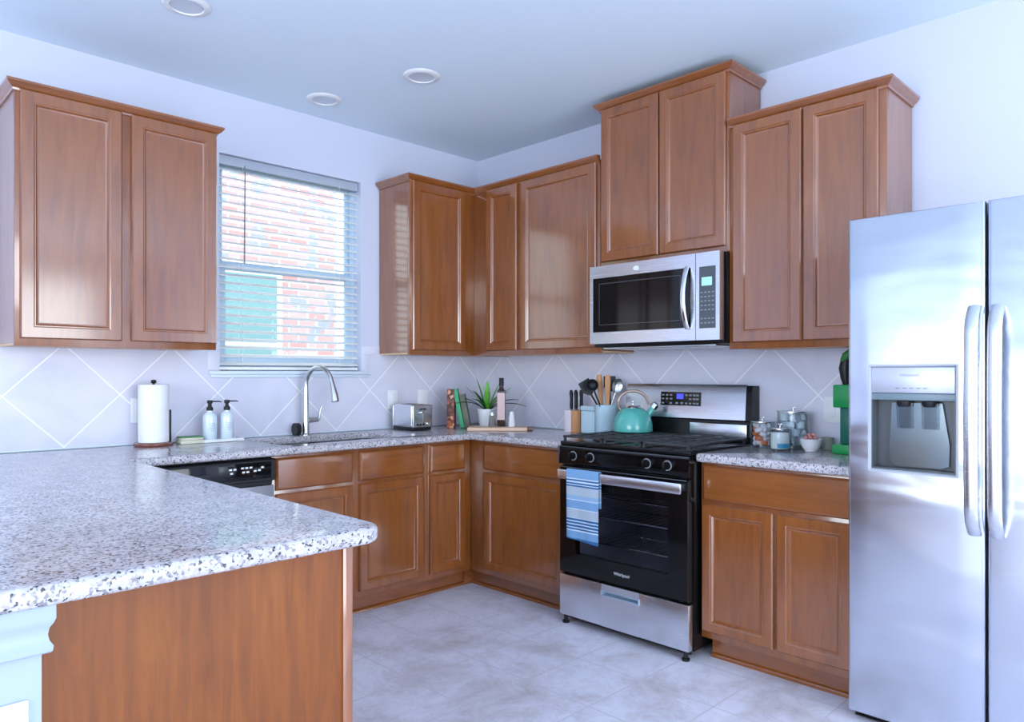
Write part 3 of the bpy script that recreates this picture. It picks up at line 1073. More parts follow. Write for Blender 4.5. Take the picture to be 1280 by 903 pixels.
# small steel vent strip at the back of the cooktop
b = NB(); box(b, 0.42, W-0.02, -0.110, -0.101, 0.935, 1.015, 0.003); obj('rear_vent', b, STEEL, rg)
# burners and grates
for i, (x, y, r_) in enumerate([(0.16, -0.50, 0.045), (0.16, -0.22, 0.036), (0.38, -0.36, 0.05), (0.60, -0.50, 0.05), (0.60, -0.22, 0.036)]):
    b = NB(); lathe(b, [(0, 0), (r_+0.012, 0), (r_+0.008, 0.008), (r_, 0.010), (r_*0.95, 0.018), (0, 0.019)], x, y, 0.9262, 24)
    obj('burner', b, BLACKM, rg)
for (a, c) in ((0.012, 0.262), (0.268, 0.492), (0.498, W-0.012)):
    b = NB()
    z0, z1 = 0.944, 0.954
    for x in (a, c-0.012):
        box(b, x, x+0.012, -0.648, -0.125, z0, z1, 0.002)
    n = 7
    for k in range(n):
        y = -0.648+k*(0.523-0.012)/(n-1)
        box(b, a, c, y, y+0.011, z0, z1, 0.002)
    xm = (a+c)/2
    box(b, xm-0.006, xm+0.006, -0.64, -0.13, z0, z1+0.0005, 0.002)
    for x in (a+0.002, c-0.014):
        for y in (-0.645, -0.137):
            box(b, x, x+0.012, y, y+0.010, 0.9262, z0)
    obj('grate', b, IRON, rg)
for x in (0.03, W-0.03):
    for y in (-0.645, -0.08):
        b = NB(); lathe(b, [(0, 0), (0.018, 0), (0.018, 0.010), (0.010, 0.014), (0.010, 0.044), (0, 0.044)], x, y, 0, 16); obj('leveling_foot', b, BLACKP, rg)
b = NB(); box(b, 0.010, W-0.010, -0.640, -0.626, 0.028, 0.044); obj('kick_rail', b, BLACKP, rg)

# towel over the handle
tw = NB()
nx, ny = 16, 26
y0t, y1t = 0.098, 0.298
path = [(-0.700, 0.60)]
path = []
for k in range(8):
    path.append((-0.6985, 0.620+k*(0.790-0.620)/7))
for k in range(1, 6):
    t = k/6*PI
    path.append((-0.7085+0.0100*math.cos(t), 0.792+0.004*math.sin(t)+0.001))
nf = 18
for k in range(nf+1):
    path.append((-0.7188, 0.790-k*(0.790-0.458)/nf))
grid = []
th_ = 0.0016
for off in (-th_, th_):
    rows = []
    for j, (py, pz) in enumerate(path):
        row = []
        front = j >= 13
        s = max(0, j-13)/nf if front else 0
        for i in range(nx+1):
            u = i/nx
            x = y0t+(y1t-y0t)*u
            wave = 0.0045*s*math.sin(u*9+0.6)+0.003*s*math.sin(u*4)
            outn = -1 if front else 1
            if 8 <= j < 13:
                t = (j-7)/6*PI
                vec = (math.cos(t), math.sin(t))
                row.append(tw.verts.new((x, py+vec[0]*off, pz+vec[1]*off)))
            else:
                row.append(tw.verts.new((x+0.004*s, py-abs(wave)*(1 if front else 0)-0.004*s*u+outn*off, pz-0.014*s*u)))
        rows.append(row)
    grid.append(rows)
for rows in grid:
    for j in range(len(rows)-1):
        for i in range(nx):
            tw.faces.new((rows[j][i], rows[j][i+1], rows[j+1][i+1], rows[j+1][i]))
A, B_ = grid
for j in range(len(path)-1):
    for i in (0, nx):
        tw.faces.new((A[j][i], A[j+1][i], B_[j+1][i], B_[j][i]))
for i in range(nx):
    for j in (0, len(path)-1):
        tw.faces.new((A[j][i], A[j][i+1], B_[j][i+1], B_[j][i]))
for v in tw.verts:
    v.co.z -= 0.797
o = obj('dish_towel', tw, TOWEL, loc=(0, -1.3585, 0.797), rot=(0, 0, RZ))
tag(o, 'blue and white striped dish towel hanging on the oven door handle', 'towel')

# ------------------------------------------------------------------ microwave
mw = thing('microwave', 'stainless over-the-range microwave with black glass door below the tallest cabinet', 'microwave', (0, -1.3545, 1.410), RZ)
w = 0.768
b = NB(); box(b, 0.003, w-0.003, -0.372, -0.012, 0.0, 0.430, 0.003); obj('body', b, BLACKE, mw)
b = NB()
def frame(b, x0, x1, z0, z1, ix0, ix1, iz0, iz1, y0, y1):
    box(b, x0, ix0, y0, y1, z0, z1); box(b, ix1, x1, y0, y1, z0, z1)
    box(b, ix0, ix1, y0, y1, z0, iz0); box(b, ix0, ix1, y0, y1, iz1, z1)
frame(b, 0.0, 0.641, 0.017, 0.429, 0.022, 0.616, 0.078, 0.365, -0.412, -0.374)
mdoor = obj('door', b, STEEL, mw)
b = NB(); box(b, 0.022, 0.616, -0.4105, -0.376, 0.078, 0.365); obj('door_glass', b, BLACKG, mdoor)
b = NB()
loops(b, 0.062, 0.560, 0.115, 0.335, [(0, -0.4108), (0, -0.4112), (0.0025, -0.4112), (0.0025, -0.4108)], cap=False)
obj('window_border', b, DGREY, mdoor)
b = NB()
pts = []
for k in range(17):
    t = k/16
    pts.append((0.600, -0.418-0.040*math.sin(PI*t)**0.7, 0.075+0.292*t))
tube(b, pts, [0.013]*17, 16, flat=0.55, up=(1, 0, 0))
obj('handle', b, CHROME, mdoor)
b = NB(); lathe(b, [(0, 0), (0.012, 0), (0.012, 0.001), (0, 0.001)], 0, 0, 0, 20, sx=1.5)
o = obj('logo', b, MARKW, mdoor, loc=(0.30, -0.412, 0.395), rot=(PI/2, 0, 0))
b = NB(); frame(b, 0.644, w, 0.017, 0.429, 0.662, 0.748, 0.072, 0.362, -0.412, -0.374)
pn = obj('control_panel', b, STEEL, mw)
b = NB(); box(b, 0.662, 0.748, -0.4105, -0.376, 0.072, 0.362); obj('keypad', b, DGREY, pn)
b = NB(); box(b, 0.674, 0.728, -0.4118, -0.4104, 0.272, 0.312, 0.001); obj('display', b, DISPC, pn)
b = NB()
for r_ in range(8):
    for c_ in range(4):
        if r_ in (5,):
            continue
        x = 0.669+c_*0.0195
        z = 0.238-r_*0.0205
        box(b, x, x+0.011, -0.4114, -0.4104, z, z+0.006)
obj('key_marks', b, MARKG, pn)
b = NB(); box(b, 0.05, w-0.05, -0.36, -0.05, -0.010, -0.0005, 0.003); obj('grease_filter', b, NICKEL, mw)

# ------------------------------------------------------------------ refrigerator
fr = thing('refrigerator', 'stainless side-by-side refrigerator with ice and water dispenser', 'refrigerator', (0, -2.8005, 0), RZ)
FH = 1.832
b = NB(); box(b, 0.004, 0.912, -0.625, -0.03, 0.02, 1.800, 0.004); obj('body', b, GREYP, fr)
def fdoor(x0, x1, hole=None):
    b = NB()
    y0, y1 = -0.6965, -0.630
    z0, z1 = 0.035, FH
    if hole:
        hx0, hx1, hz0, hz1 = hole
        # front with a rectangular opening, rounded outer edges
        xs = [x0+0.012, hx0, hx1, x1-0.012]; zs = [z0+0.006, hz0, hz1, z1-0.006]
        g = [[b.verts.new((x, y0, z)) for z in zs] for x in xs]
        for i in range(3):
            for j in range(3):
                if i == 1 and j == 1:
                    continue
                b.faces.new((g[i][j], g[i+1][j], g[i+1][j+1], g[i][j+1]))
        ring0 = [g[0][0], g[1][0], g[2][0], g[3][0], g[3][1], g[3][2], g[3][3], g[2][3], g[1][3], g[0][3], g[0][2], g[0][1]]
    else:
        ring0 = [b.verts.new(c) for c in ((x0+0.012, y0, z0+0.006), (x1-0.012, y0, z0+0.006), (x1-0.012, y0, z1-0.006), (x0+0.012, y0, z1-0.006))]
        b.faces.new(ring0)
    def exp(v, k, y):
        x = v.co.x; z = v.co.z
        x += (-k if abs(x-(x0+0.012)) < 1e-5 else (k if abs(x-(x1-0.012)) < 1e-5 else 0))
        z += (-k/2 if abs(z-(z0+0.006)) < 1e-5 else (k/2 if abs(z-(z1-0.006)) < 1e-5 else 0))
        return b.verts.new((x, y, z))
    prev = ring0
    for k, y in ((0.0055, y0+0.0015), (0.0095, y0+0.0045), (0.012, y0+0.010), (0.012, y1)):
        cur = [exp(v, k, y) for v in ring0]
        n = len(cur)
        for i in range(n):
            j = (i+1) % n
            b.faces.new((prev[i], prev[j], cur[j], cur[i]))
        prev = cur
    if not hole:
        b.faces.new(prev)
    else:
        hb = [b.verts.new(c) for c in ((hx0, y0+0.02, hz0), (hx1, y0+0.02, hz0), (hx1, y0+0.02, hz1), (hx0, y0+0.02, hz1))]
        hf = [g[1][1], g[2][1], g[2][2], g[1][2]]
        for i in range(4):
            j = (i+1) % 4
            b.faces.new((hf[i], hf[j], hb[j], hb[i]))
    return obj('door', b, STEELF, fr, sharp=35)
HX0, HX1, HZ0, HZ1 = 0.078, 0.352, 0.925, 1.295
d1 = fdoor(0.001, 0.4335, (HX0, HX1, HZ0, HZ1))
d2 = fdoor(0.4405, 0.915)
# door inner side fill
for d, x0, x1 in ((d1, 0.0, 0.0), ):
    pass
for d, hxc, sgn in ((d1, 0.405, 1), (d2, 0.470, -1)):
    b = NB()
    pts = []
    for k in range(21):
        t = k/20
        e = min(t, 1-t)*2
        out = 0.044*(1-(1-min(1, e*3.2))**3)+0.010*math.sin(PI*t)
        pts.append((hxc, -0.6965-0.002-out, 0.742+0.745*t))
    tube(b, pts, [0.0205]*21, 18, flat=0.5, up=(1, 0, 0))
    obj('handle', b, STEEL, d)
# dispenser
b = NB()
loops(b, HX0-0.006, HX1+0.006, HZ0-0.006, HZ1+0.006, [(0, -0.6968), (0.001, -0.7005), (0.006, -0.7005), (0.010, -0.694), (0.010, -0.66)], cap=False)
dsf = obj('dispenser_frame', b, GREYP, d1)
b = NB(); box(b, HX0+0.004, HX1-0.004, -0.695, -0.675, 1.200, HZ1-0.004, 0.004); dp = obj('dispenser_panel', b, plain('panel_silver', (0.55, 0.57, 0.66, 1), 0.35, 0.5), d1)
b = NB(); box(b, HX0+0.004, HX1-0.004, -0.690, -0.66, 1.175, 1.199, 0.002); obj('dispenser_lip', b, plain('slate_plastic', (0.16, 0.22, 0.25, 1), 0.35), d1)
b = NB()
cx0, cx1, cz0, cz1 = HX0+0.004, HX1-0.004, HZ0+0.004, 1.175
box(b, cx0, cx0+0.004, -0.692, -0.632, cz0, cz1); box(b, cx1-0.004, cx1, -0.692, -0.632, cz0, cz1)
box(b, cx0+0.004, cx1-0.004, -0.692, -0.632, cz0, cz0+0.006); box(b, cx0+0.004, cx1-0.004, -0.634, -0.630, cz0+0.006, cz1)
obj('dispenser_recess', b, DGREY, d1)
b = NB()
prism(b, [(cx0+0.055, 1.165), (cx1-0.050, 1.165), (cx1-0.028, 1.02), (cx1-0.030, 0.950), (cx1-0.055, 0.940), (cx0+0.070, 0.940), (cx0+0.046, 0.952), (cx0+0.048, 1.02)], 'y', -0.650, -0.638)
pd = obj('dispenser_backplate', b, plain('smoked_chrome', (0.20, 0.24, 0.26, 1), 0.16, 0.8), d1)
for px in (HX0+0.105, HX0+0.185):
    b = NB()
    prism(b, [(-0.655, 1.165), (-0.676, 1.165), (-0.664, 1.075), (-0.658, 1.075)], 'x', px-0.024, px+0.024)
    obj('dispenser_paddle', b, DGLASS, d1)
    b = NB(); lathe(b, [(0, 0), (0.018, 0), (0.024, 0.012), (0.024, 0.02), (0, 0.02)], px, -0.668, 1.152, 20); obj('spout', b, BLACKP, d1)
o = obj('logo', text_mesh('FRIGIDAIRE', 0.0125), MARKG, d1, loc=((HX0+HX1)/2-0.005, -0.6955, 1.262), rot=(PI/2, 0, 0))
b = NB()
for k in range(5):
    box(b, HX0+0.085+k*0.022, HX0+0.098+k*0.022, -0.6956, -0.6949, 1.216, 1.219)
obj('dispenser_icons', b, MARKG, d1)
b = NB()
box(b, 0.01, 0.91, -0.640, -0.60, 0.004, 0.030)
for k in range(3):
    box(b, 0.01, 0.91, -0.650, -0.641, 0.005+k*0.009, 0.009+k*0.009)
obj('base_grille', b, BLACKP, fr)
b = NB(); box(b, 0.02, 0.10, -0.68, -0.56, 1.801, 1.829, 0.004); box(b, 0.82, 0.90, -0.68, -0.56, 1.801, 1.829, 0.004); obj('hinge_cover', b, GREYP, fr)
for x in (0.05, 0.865):
    b = NB(); lathe(b, [(0, 0), (0.02, 0), (0.02, 0.019), (0, 0.019)], x, -0.56, 0, 14); obj('foot', b, BLACKP, fr)

# ------------------------------------------------------------------ ceiling lights
lt = thing('recessed_ceiling_light', 'round recessed ceiling light nearest the window wall, above the sink', 'ceiling light', (-1.384, -0.280, H), group='recessed ceiling lights')
b = NB(); lathe(b, [(0.062, -0.001), (0.066, -0.010), (0.080, -0.009), (0.092, -0.004), (0.094, -0.0005)], 0, 0, 0, 36)
obj('trim_ring', b, WHITEP, lt)
b = NB(); lathe(b, [(0, -0.004), (0.05, -0.005), (0.0615, -0.006), (0.0615, -0.001)], 0, 0, 0, 36)
obj('lens', b, FROST, lt)
copy_tree(lt, (-1.194, -0.902, H), label='round recessed ceiling light farther out from the window wall, right-hand of the three')
copy_tree(lt, (-2.309, -0.790, H), label='round recessed ceiling light cut by the top edge above the left cabinet')

# ------------------------------------------------------------------ outlets
def outlet(label, loc, rotz, kind='rocker', w=0.078, h=0.12):
    t = thing('wall_outlet', label, 'outlet', loc, rotz)
    b = NB(); box(b, -w/2, w/2, -0.006, -0.0003, -h/2, h/2, 0.002); obj('cover_plate', b, WHITEP, t)
    b = NB(); box(b, -0.017, 0.017, -0.009, -0.006, -0.034, 0.034, 0.0015); f = obj('socket', b, WHITEP, t)
    if kind == 'socket':
        b = NB()
        for z in (-0.018, 0.018):
            box(b, -0.008, -0.005, -0.0093, -0.009, z-0.004, z+0.005); box(b, 0.005, 0.008, -0.0093, -0.009, z-0.004, z+0.005)
        obj('slots', b, MARKG, f)
    return t
outlet('white wall outlet behind the paper towel roll', (-2.245, -0.0083, 1.088), 0)
outlet('white wall outlet on the tile above the toaster, left one', (-0.737, -0.0083, 1.105), 0)
outlet('white wall outlet partly hidden above the toaster, right one', (-0.50, -0.0083, 1.105), 0)
outlet('white wall outlet low on the right wall beside the green stand', (-0.0083, -2.475, 1.10), RZ)
outlet('white outlet on the white end wall under the peninsula', (-3.213, -2.4123, 0.668), 0, 'socket')

# ------------------------------------------------------------------ paper towels
pt = thing('paper_towel_holder', 'round dark wood and black metal paper towel holder on the worktop', 'holder', (-2.213, -0.118, CT+0.0005))
b = NB(); lathe(b, [(0, 0), (0.086, 0), (0.089, 0.004), (0.089, 0.013), (0.085, 0.017), (0, 0.017)], 0, 0, 0, 40); obj('base', b, REDWOOD, pt)
b = NB(); cyl(b, (0, 0, 0.017), (0, 0, 0.308), 0.006); lathe(b, [(0, 0.300), (0.010, 0.302), (0.013, 0.310), (0.010, 0.318), (0, 0.320)], 0, 0, 0, 16); obj('centre_rod', b, BLACKP, pt)
b = NB(); box(b, 0.073, 0.081, -0.006, 0.006, 0.016, 0.172, 0.002); obj('tension_arm', b, BLACKP, pt)
b = NB()
lathe(b, [(0.021, 0.0), (0.066, 0.0), (0.068, 0.002), (0.068, 0.276), (0.066, 0.278), (0.021, 0.278), (0.021, 0.0)], 0, 0, 0, 48)
o = obj('paper_towel_roll', b, PAPER, loc=(-2.213, -0.118, CT+0.0185)); tag(o, 'white paper towel roll standing on its dark holder', 'paper towel')

# sponges
b = NB(); box(b, -0.056, 0.056, -0.036, 0.036, 0, 0.019, 0.005); o = obj('sponge', b, SPONGEY, loc=(-2.045, -0.13, CT+0.0005)); tag(o, 'pale cream sponge, lower of the two left of the soap bottles', 'sponge')
sp2 = thing('sponge', 'green and cream scouring sponge on top of the cream one', 'sponge', (-2.045, -0.13, CT+0.020))
b = NB(); box(b, -0.054, 0.054, -0.034, 0.034, 0, 0.011, 0.003); obj('foam', b, SPONGEY, sp2)
b = NB(); box(b, -0.053, 0.053, -0.033, 0.033, 0.0111, 0.017, 0.002); obj('scouring_pad', b, SPONGEG, sp2)

# tray and soap dispensers
b = NB()
box(b, -0.098, 0.098, -0.040, 0.040, 0, 0.008, 0.003)
sweep(b, [(-0.098, -0.040), (-0.098, 0.040), (0.098, 0.040), (0.098, -0.040), (-0.098, -0.040)], [(0, 0.002), (0, 0.016), (-0.006, 0.016), (-0.006, 0.002)])
o = obj('soap_tray', b, CERAM, loc=(-1.890, -0.125, CT+0.0005)); tag(o, 'white oblong tray under the two soap bottles', 'tray')
def soap(loc, label):
    t = thing('soap_dispenser', label, 'soap dispenser', loc, group='soap dispensers on the tray')
    b = NB(); lathe(b, [(0, 0), (0.031, 0), (0.034, 0.004), (0.034, 0.115), (0.031, 0.132), (0.018, 0.143), (0.014, 0.146), (0.014, 0.152), (0, 0.152)], 0, 0, 0, 32); obj('bottle', b, SPRAYB, t)
    b = NB(); lathe(b, [(0, 0.1525), (0.016, 0.1525), (0.016, 0.168), (0.010, 0.172), (0.008, 0.186), (0.013, 0.189), (0.014, 0.204), (0, 0.206)], 0, 0, 0, 20)
    p = obj('pump', b, BLACKP, t)
    b = NB(); tube(b, [(0.008, -0.002, 0.198), (0.045, -0.006, 0.198), (0.056, -0.007, 0.195)], [0.0035, 0.003, 0.0025], 10); obj('nozzle', b, BLACKP, p)
    b = NB()
    for k, (a0, a1) in enumerate([(-0.012, 0.012), (-0.009, 0.009), (-0.012, 0.010), (-0.006, 0.006)]):
        box(b, a0, a1, -0.0349, -0.0343 + 0.002, 0.086-k*0.012, 0.088-k*0.012)
    obj('label_print', b, MARKG, t)
    return t
s1 = soap((-1.945, -0.125, CT+0.009), 'white soap bottle with black pump, left one on the tray')
copy_tree(s1, (-1.857, -0.125, CT+0.009), label='white soap bottle with black pump, right one on the tray')

# ------------------------------------------------------------------ toaster
to = thing('toaster', 'small two-slice stainless toaster on the worktop under the corner cabinet', 'toaster', (-0.715, -0.185, CT+0.0005))
tx, ty = 0.076, 0.108
b = NB(); box(b, -tx+0.006, tx-0.006, -ty+0.006, ty-0.006, 0.002, 0.022, 0.003); obj('toaster_base', b, BLACKP, to)
b = NB(); box(b, -tx, tx, -ty+0.012, ty-0.012, 0.020, 0.160, 0.014, 4)
obj('shell', b, STEEL, to)
for y0, y1 in ((-ty, -ty+0.0118), (ty-0.0118, ty)):
    b = NB(); box(b, -tx+0.001, tx-0.001, y0, y1, 0.021, 0.157, 0.005, 3); e = obj('end_cap', b, NICKEL, to)
for x in (-0.026, 0.026):
    b = NB(); box(b, x-0.012, x+0.012, -0.07, 0.07, 0.1602, 0.1612); obj('slot', b, BLACKM, to)
b = NB(); box(b, -0.024, 0.024, -ty-0.002, -ty+0.0005, 0.128, 0.136, 0.001); obj('lever_slot', b, BLACKP, to)
b = NB(); box(b, -0.004, 0.004, -ty-0.001, -ty+0.0005, 0.05, 0.13); box(b, -0.02, 0.02, -ty-0.016, -ty-0.0012, 0.108, 0.118, 0.003); obj('lever', b, CHROME, to)
for x in (-0.042, -0.02, 0.005):
    b = NB(); cyl(b, (x, -ty, 0.038), (x, -ty-0.005, 0.038), 0.006, seg=14); obj('button', b, BLACKP, to)
b = NB(); cyl(b, (0.04, -ty, 0.040), (0.04, -ty-0.010, 0.040), 0.011, seg=20); obj('browning_dial', b, CHROME, to)

# ------------------------------------------------------------------ books
def book(label, loc, th, h, d, tilt, mat, rotz):
    t = thing('book', label, 'book', loc, rotz, group='books by the corner')
    t.rotation_euler = (0, tilt, rotz)
    b = NB()
    box(b, 0, th, -d, -d+0.003, 0, h, 0.001); box(b, 0, 0.003, -d+0.003, 0, 0, h); box(b, th-0.003, th, -d+0.003, 0, 0, h)
    obj('cover', b, mat, t)
    b = NB(); box(b, 0.0032, th-0.0032, -d+0.004, -0.005, 0.004, h-0.004); obj('pages', b, PAGES, t)
    return t
# standing on edge, spines towards the room, leaning a little to the left
def lean(t, x, y, deg):
    t.location = (x, y, CT+0.0015)
    t.rotation_euler = (Matrix.Rotation(-PI/4, 3, 'Z') @ Matrix.Rotation(math.radians(deg), 3, 'Y')).to_euler()
lean(book('book with a brown and orange patterned spine, leftmost of the three', (0, 0, 0), 0.048, 0.250, 0.135, 0.0, BOOKO, 0), -0.390, -0.148, 0)
lean(book('slim green book leaning between the other two', (0, 0, 0), 0.026, 0.252, 0.130, 0.0, BOOKG, 0), -0.329, -0.209, -11)
lean(book('dark grey-green book beside the plant, rightmost of the three', (0, 0, 0), 0.034, 0.215, 0.125, 0.0, plain('book_grey', lin(86, 92, 76), 0.5, noise=0.5), 0), -0.309, -0.229, -10)

# ------------------------------------------------------------------ cutting board and what stands on it
bd = thing('cutting_board', 'pale wooden cutting board lying across the corner of the worktop', 'cutting board', (-0.345, -0.585, CT+0.0005), -PI/4)
b = NB(); box(b, -0.196, 0.170, -0.085, 0.100, 0, 0.020, 0.005); 
obj('board', b, BOARDW, bd)
b = NB(); box(b, 0.1702, 0.205, -0.060, 0.080, 0.003, 0.019, 0.005); obj('handle', b, wood('board_end_wood', lin(110, 78, 60), lin(140, 104, 84), lin(160, 124, 100), axis='x', coat=0), bd)['label'] = 'darker end grip'
BZ = CT+0.021
def shaker(loc, label, mat, cap):
    t = thing('shaker', label, 'shaker', loc, group='salt and pepper shakers')
    b = NB(); lathe(b, [(0, 0), (0.022, 0), (0.023, 0.004), (0.016, 0.070), (0, 0.070)], 0, 0, 0, 8); obj('shaker_body', b, mat, t, sharp=25)
    b = NB(); lathe(b, [(0, 0.0702), (0.015, 0.0702), (0.015, 0.082), (0.011, 0.093), (0, 0.097)], 0, 0, 0, 20); obj('cap', b, cap, t)
    return t
shaker((-0.372, -0.545, BZ), 'grey pepper shaker left of the dark bottle on the board', plain('pepper_grey', (0.20, 0.19, 0.17, 1), 0.15, coat=0.5), NICKEL)
shaker((-0.285, -0.630, BZ), 'white salt shaker right of the dark bottle on the board', WHITEP, WHITEP)
bt = thing('oil_bottle', 'dark square bottle with pinkish label and black cap on the board', 'bottle', (-0.292, -0.545, BZ), -PI/4)
b = NB(); box(b, -0.026, 0.026, -0.026, 0.026, 0, 0.225, 0.005, 3); lathe(b, [(0.024, 0.222), (0.014, 0.238), (0.0125, 0.25), (0, 0.25)], 0, 0, 0, 20); obj('glass_body', b, BOTTLEG, bt)
b = NB(); box(b, -0.0255, 0.0215, -0.0272, -0.0262, 0.040, 0.210); obj('front_label', b, LABELP, bt)
b = NB(); lathe(b, [(0, 0.2505), (0.015, 0.2505), (0.015, 0.302), (0, 0.303)], 0, 0, 0, 20); obj('cap', b, BLACKP, bt)

# plant
pl = thing('potted_plant', 'green strappy-leaved plant in a white pot by the corner', 'plant', (-0.262, -0.378, CT+0.0005))
b = NB(); lathe(b, [(0, 0), (0.046, 0), (0.048, 0.003), (0.062, 0.112), (0.066, 0.113), (0.066, 0.122), (0.060, 0.122), (0.058, 0.108), (0, 0.106)], 0, 0, 0, 36); obj('pot', b, CERAM, pl)
b = NB(); lathe(b, [(0, 0.1062), (0.03, 0.110), (0.055, 0.1082)], 0, 0, 0, 20); obj('soil', b, BLACKM, pl)
def leaf(az, ln, rise, droop, wd, mat, x0=0.0):
    ln *= 1.12
    wd *= 1.35
    b = NB()
    n = 12
    prev = None
    ca, sa = math.cos(az), math.sin(az)
    for k in range(n+1):
        t = k/n
        rr = 0.008+x0+ln*(t*math.sin(rise)+0.28*droop*t*t)
        z = 0.108+ln*(t*math.cos(rise)-0.52*droop*t**2.2)
        wdt = wd*(0.55+1.2*t)*(1-t**2.2)+0.0006 if t < 1 else 0.0006
        cx, cy = rr*ca, rr*sa
        fold = wdt*0.35
        ring = [b.verts.new((cx-sa*wdt, cy+ca*wdt, z+fold)), b.verts.new((cx, cy, z+0.0015)), b.verts.new((cx+sa*wdt, cy-ca*wdt, z+fold)), b.verts.new((cx, cy, z-0.0022))]
        if prev:
            for i in range(4):
                j = (i+1) % 4
                b.faces.new((prev[i], prev[j], ring[j], ring[i]))
        else:
            b.faces.new(ring)
        prev = ring
    b.faces.new(prev[::-1])
    obj('leaf', b, mat, pl)
sd = -PI/4      # direction to the right in view
specs = [(sd-PI/2+0.2, 0.175, 0.10, 0.0, 0.015, LEAFL), (sd+PI, 0.20, 0.55, 0.25, 0.010, LEAFL), (sd+PI-0.4, 0.22, 0.25, 0.15, 0.010, LEAFL),
         (sd+PI+0.2, 0.22, 0.75, 0.75, 0.008, LEAFD), (sd+PI+0.55, 0.21, 0.85, 0.85, 0.008, LEAFD), (sd+PI+1.0, 0.16, 0.7, 0.6, 0.009, LEAFD),
         (sd, 0.20, 0.60, 0.3, 0.010, LEAFL), (sd+0.4, 0.21, 0.35, 0.2, 0.010, LEAFL), (sd-0.3, 0.20, 0.8, 0.7, 0.009, LEAFD), (sd-0.05, 0.21, 0.9, 0.95, 0.008, LEAFD),
         (sd-0.8, 0.15, 0.6, 0.4, 0.010, LEAFL), (sd-PI/2-0.6, 0.14, 0.5, 0.5, 0.010, LEAFD), (sd+PI/2, 0.19, 0.4, 0.3, 0.010, LEAFD), (sd+PI/2+0.8, 0.18, 0.55, 0.4, 0.010, LEAFD),
         (sd-PI/2, 0.13, 0.35, 0.1, 0.012, LEAFL), (sd+0.15, 0.17, 0.7, 0.2, 0.009, LEAFL)]
for s in specs:
    leaf(*s)

# ------------------------------------------------------------------ knives, canister, crock
kb = thing('knife_block', 'pale stone-look knife block with a wooden side left of the range', 'knife block', (-0.125, -0.975, CT+0.0005), RZ)
b = NB(); box(b, 0.0, 0.052, -0.062, 0.062, 0, 0.132, 0.003); obj('block_front', b, STONEP, kb)
b = NB(); box(b, 0.0522, 0.092, -0.062, 0.062, 0, 0.132, 0.003); obj('block_side', b, SPOONW, kb)['label'] = 'tan wooden half'
def knife(loc, label):
    t = thing('kitchen_knife', label, 'knife', loc, group='knives in the block')
    b = NB(); tube(b, [(0, 0, 0.0), (0, 0, 0.02), (0.001, 0, 0.06), (-0.001, 0, 0.095), (-0.004, 0, 0.112)], [0.010, 0.0125, 0.011, 0.0135, 0.008], 12, flat=0.8); obj('handle', b, BLACKP, t)
    b = NB(); box(b, -0.009, 0.009, -0.006, 0.006, -0.006, -0.0002, 0.001); obj('bolster', b, NICKEL, t)
    b = NB()
    for z in (0.03, 0.07):
        cyl(b, (-0.002, -0.0075, z), (-0.002, 0.0075, z), 0.002, seg=8)
    obj('rivet', b, CHROME, t)
    return t
k1 = knife((-0.150, -1.000, CT+0.1395), 'black-handled kitchen knife standing highest in the block, front left')
k2 = copy_tree(k1, (-0.115, -1.008, CT+0.1395-0.0), label='black-handled kitchen knife behind the front left one in the block')
k2['label'] = 'black-handled kitchen knife just behind the front left one in the block'
copy_tree(k1, (-0.152, -1.037, CT+0.1395), label='black-handled kitchen knife at the middle of the block front')
copy_tree(k1, (-0.118, -1.050, CT+0.1395), label='black-handled kitchen knife nearest the pale blue canister')
cn = thing('canister', 'pale blue square canister with lid between knife block and utensil crock', 'canister', (-0.105, -1.128, CT+0.0005), RZ)
b = NB(); box(b, -0.052, 0.052, -0.052, 0.052, 0, 0.132, 0.008, 3); obj('jar_body', b, BLUEC, cn)
b = NB(); box(b, -0.054, 0.054, -0.054, 0.054, 0.1325, 0.160, 0.006, 3); obj('lid', b, BLUEC, cn)
ck = tag(obj('utensil_crock', lathe(NB(), [(0, 0), (0.056, 0), (0.060, 0.005), (0.064, 0.160), (0.066, 0.172), (0.062, 0.172), (0.057, 0.155), (0.054, 0.010), (0, 0.008)], 0, 0, 0, 40), BLUEC, loc=(-0.150, -1.262, CT+0.0005)),
         'round pale blue crock holding cooking utensils left of the kettle', 'crock')
def uten(name, label, cat, p0, p1, parts):
    """p0 on the crock floor, p1 top; parts(build fn)"""
    d = Vector(p1)-Vector(p0)
    t = thing(name, label, cat, p0)
    dz_ = d.normalized()
    dx_ = Vector((0.711, -0.703, 0))
    dx_ = (dx_-dz_*dx_.dot(dz_)).normalized()
    dy_ = dz_.cross(dx_)
    t.rotation_euler = Matrix((dx_, dy_, dz_)).transposed().to_euler()
    parts(t, d.length)
    return t
CZ = CT+0.011
cx, cy = -0.150, -1.262
def spat(t, L):
    b = NB(); tube(b, [(0, 0, 0), (0, 0, L-0.09)], 0.005, 10); obj('handle', b, BLACKP, t)
    b = NB(); prism(b, [(-0.012, L-0.0895), (0.012, L-0.0895), (0.036, L-0.06), (0.034, L), (-0.034, L), (-0.036, L-0.06)], 'y', -0.003, 0.003); obj('blade', b, BLACKP, t)
def wspoon(t, L):
    b = NB(); tube(b, [(0, 0, 0), (0, 0, L*0.35), (0, 0, L*0.62), (0, 0, L-0.04), (0, 0, L-0.006), (0, 0, L)], [0.006, 0.008, 0.013, 0.017, 0.015, 0.010], 14, flat=0.35, up=(1, 0, 0)); obj('spoon_body', b, SPOONW, t)
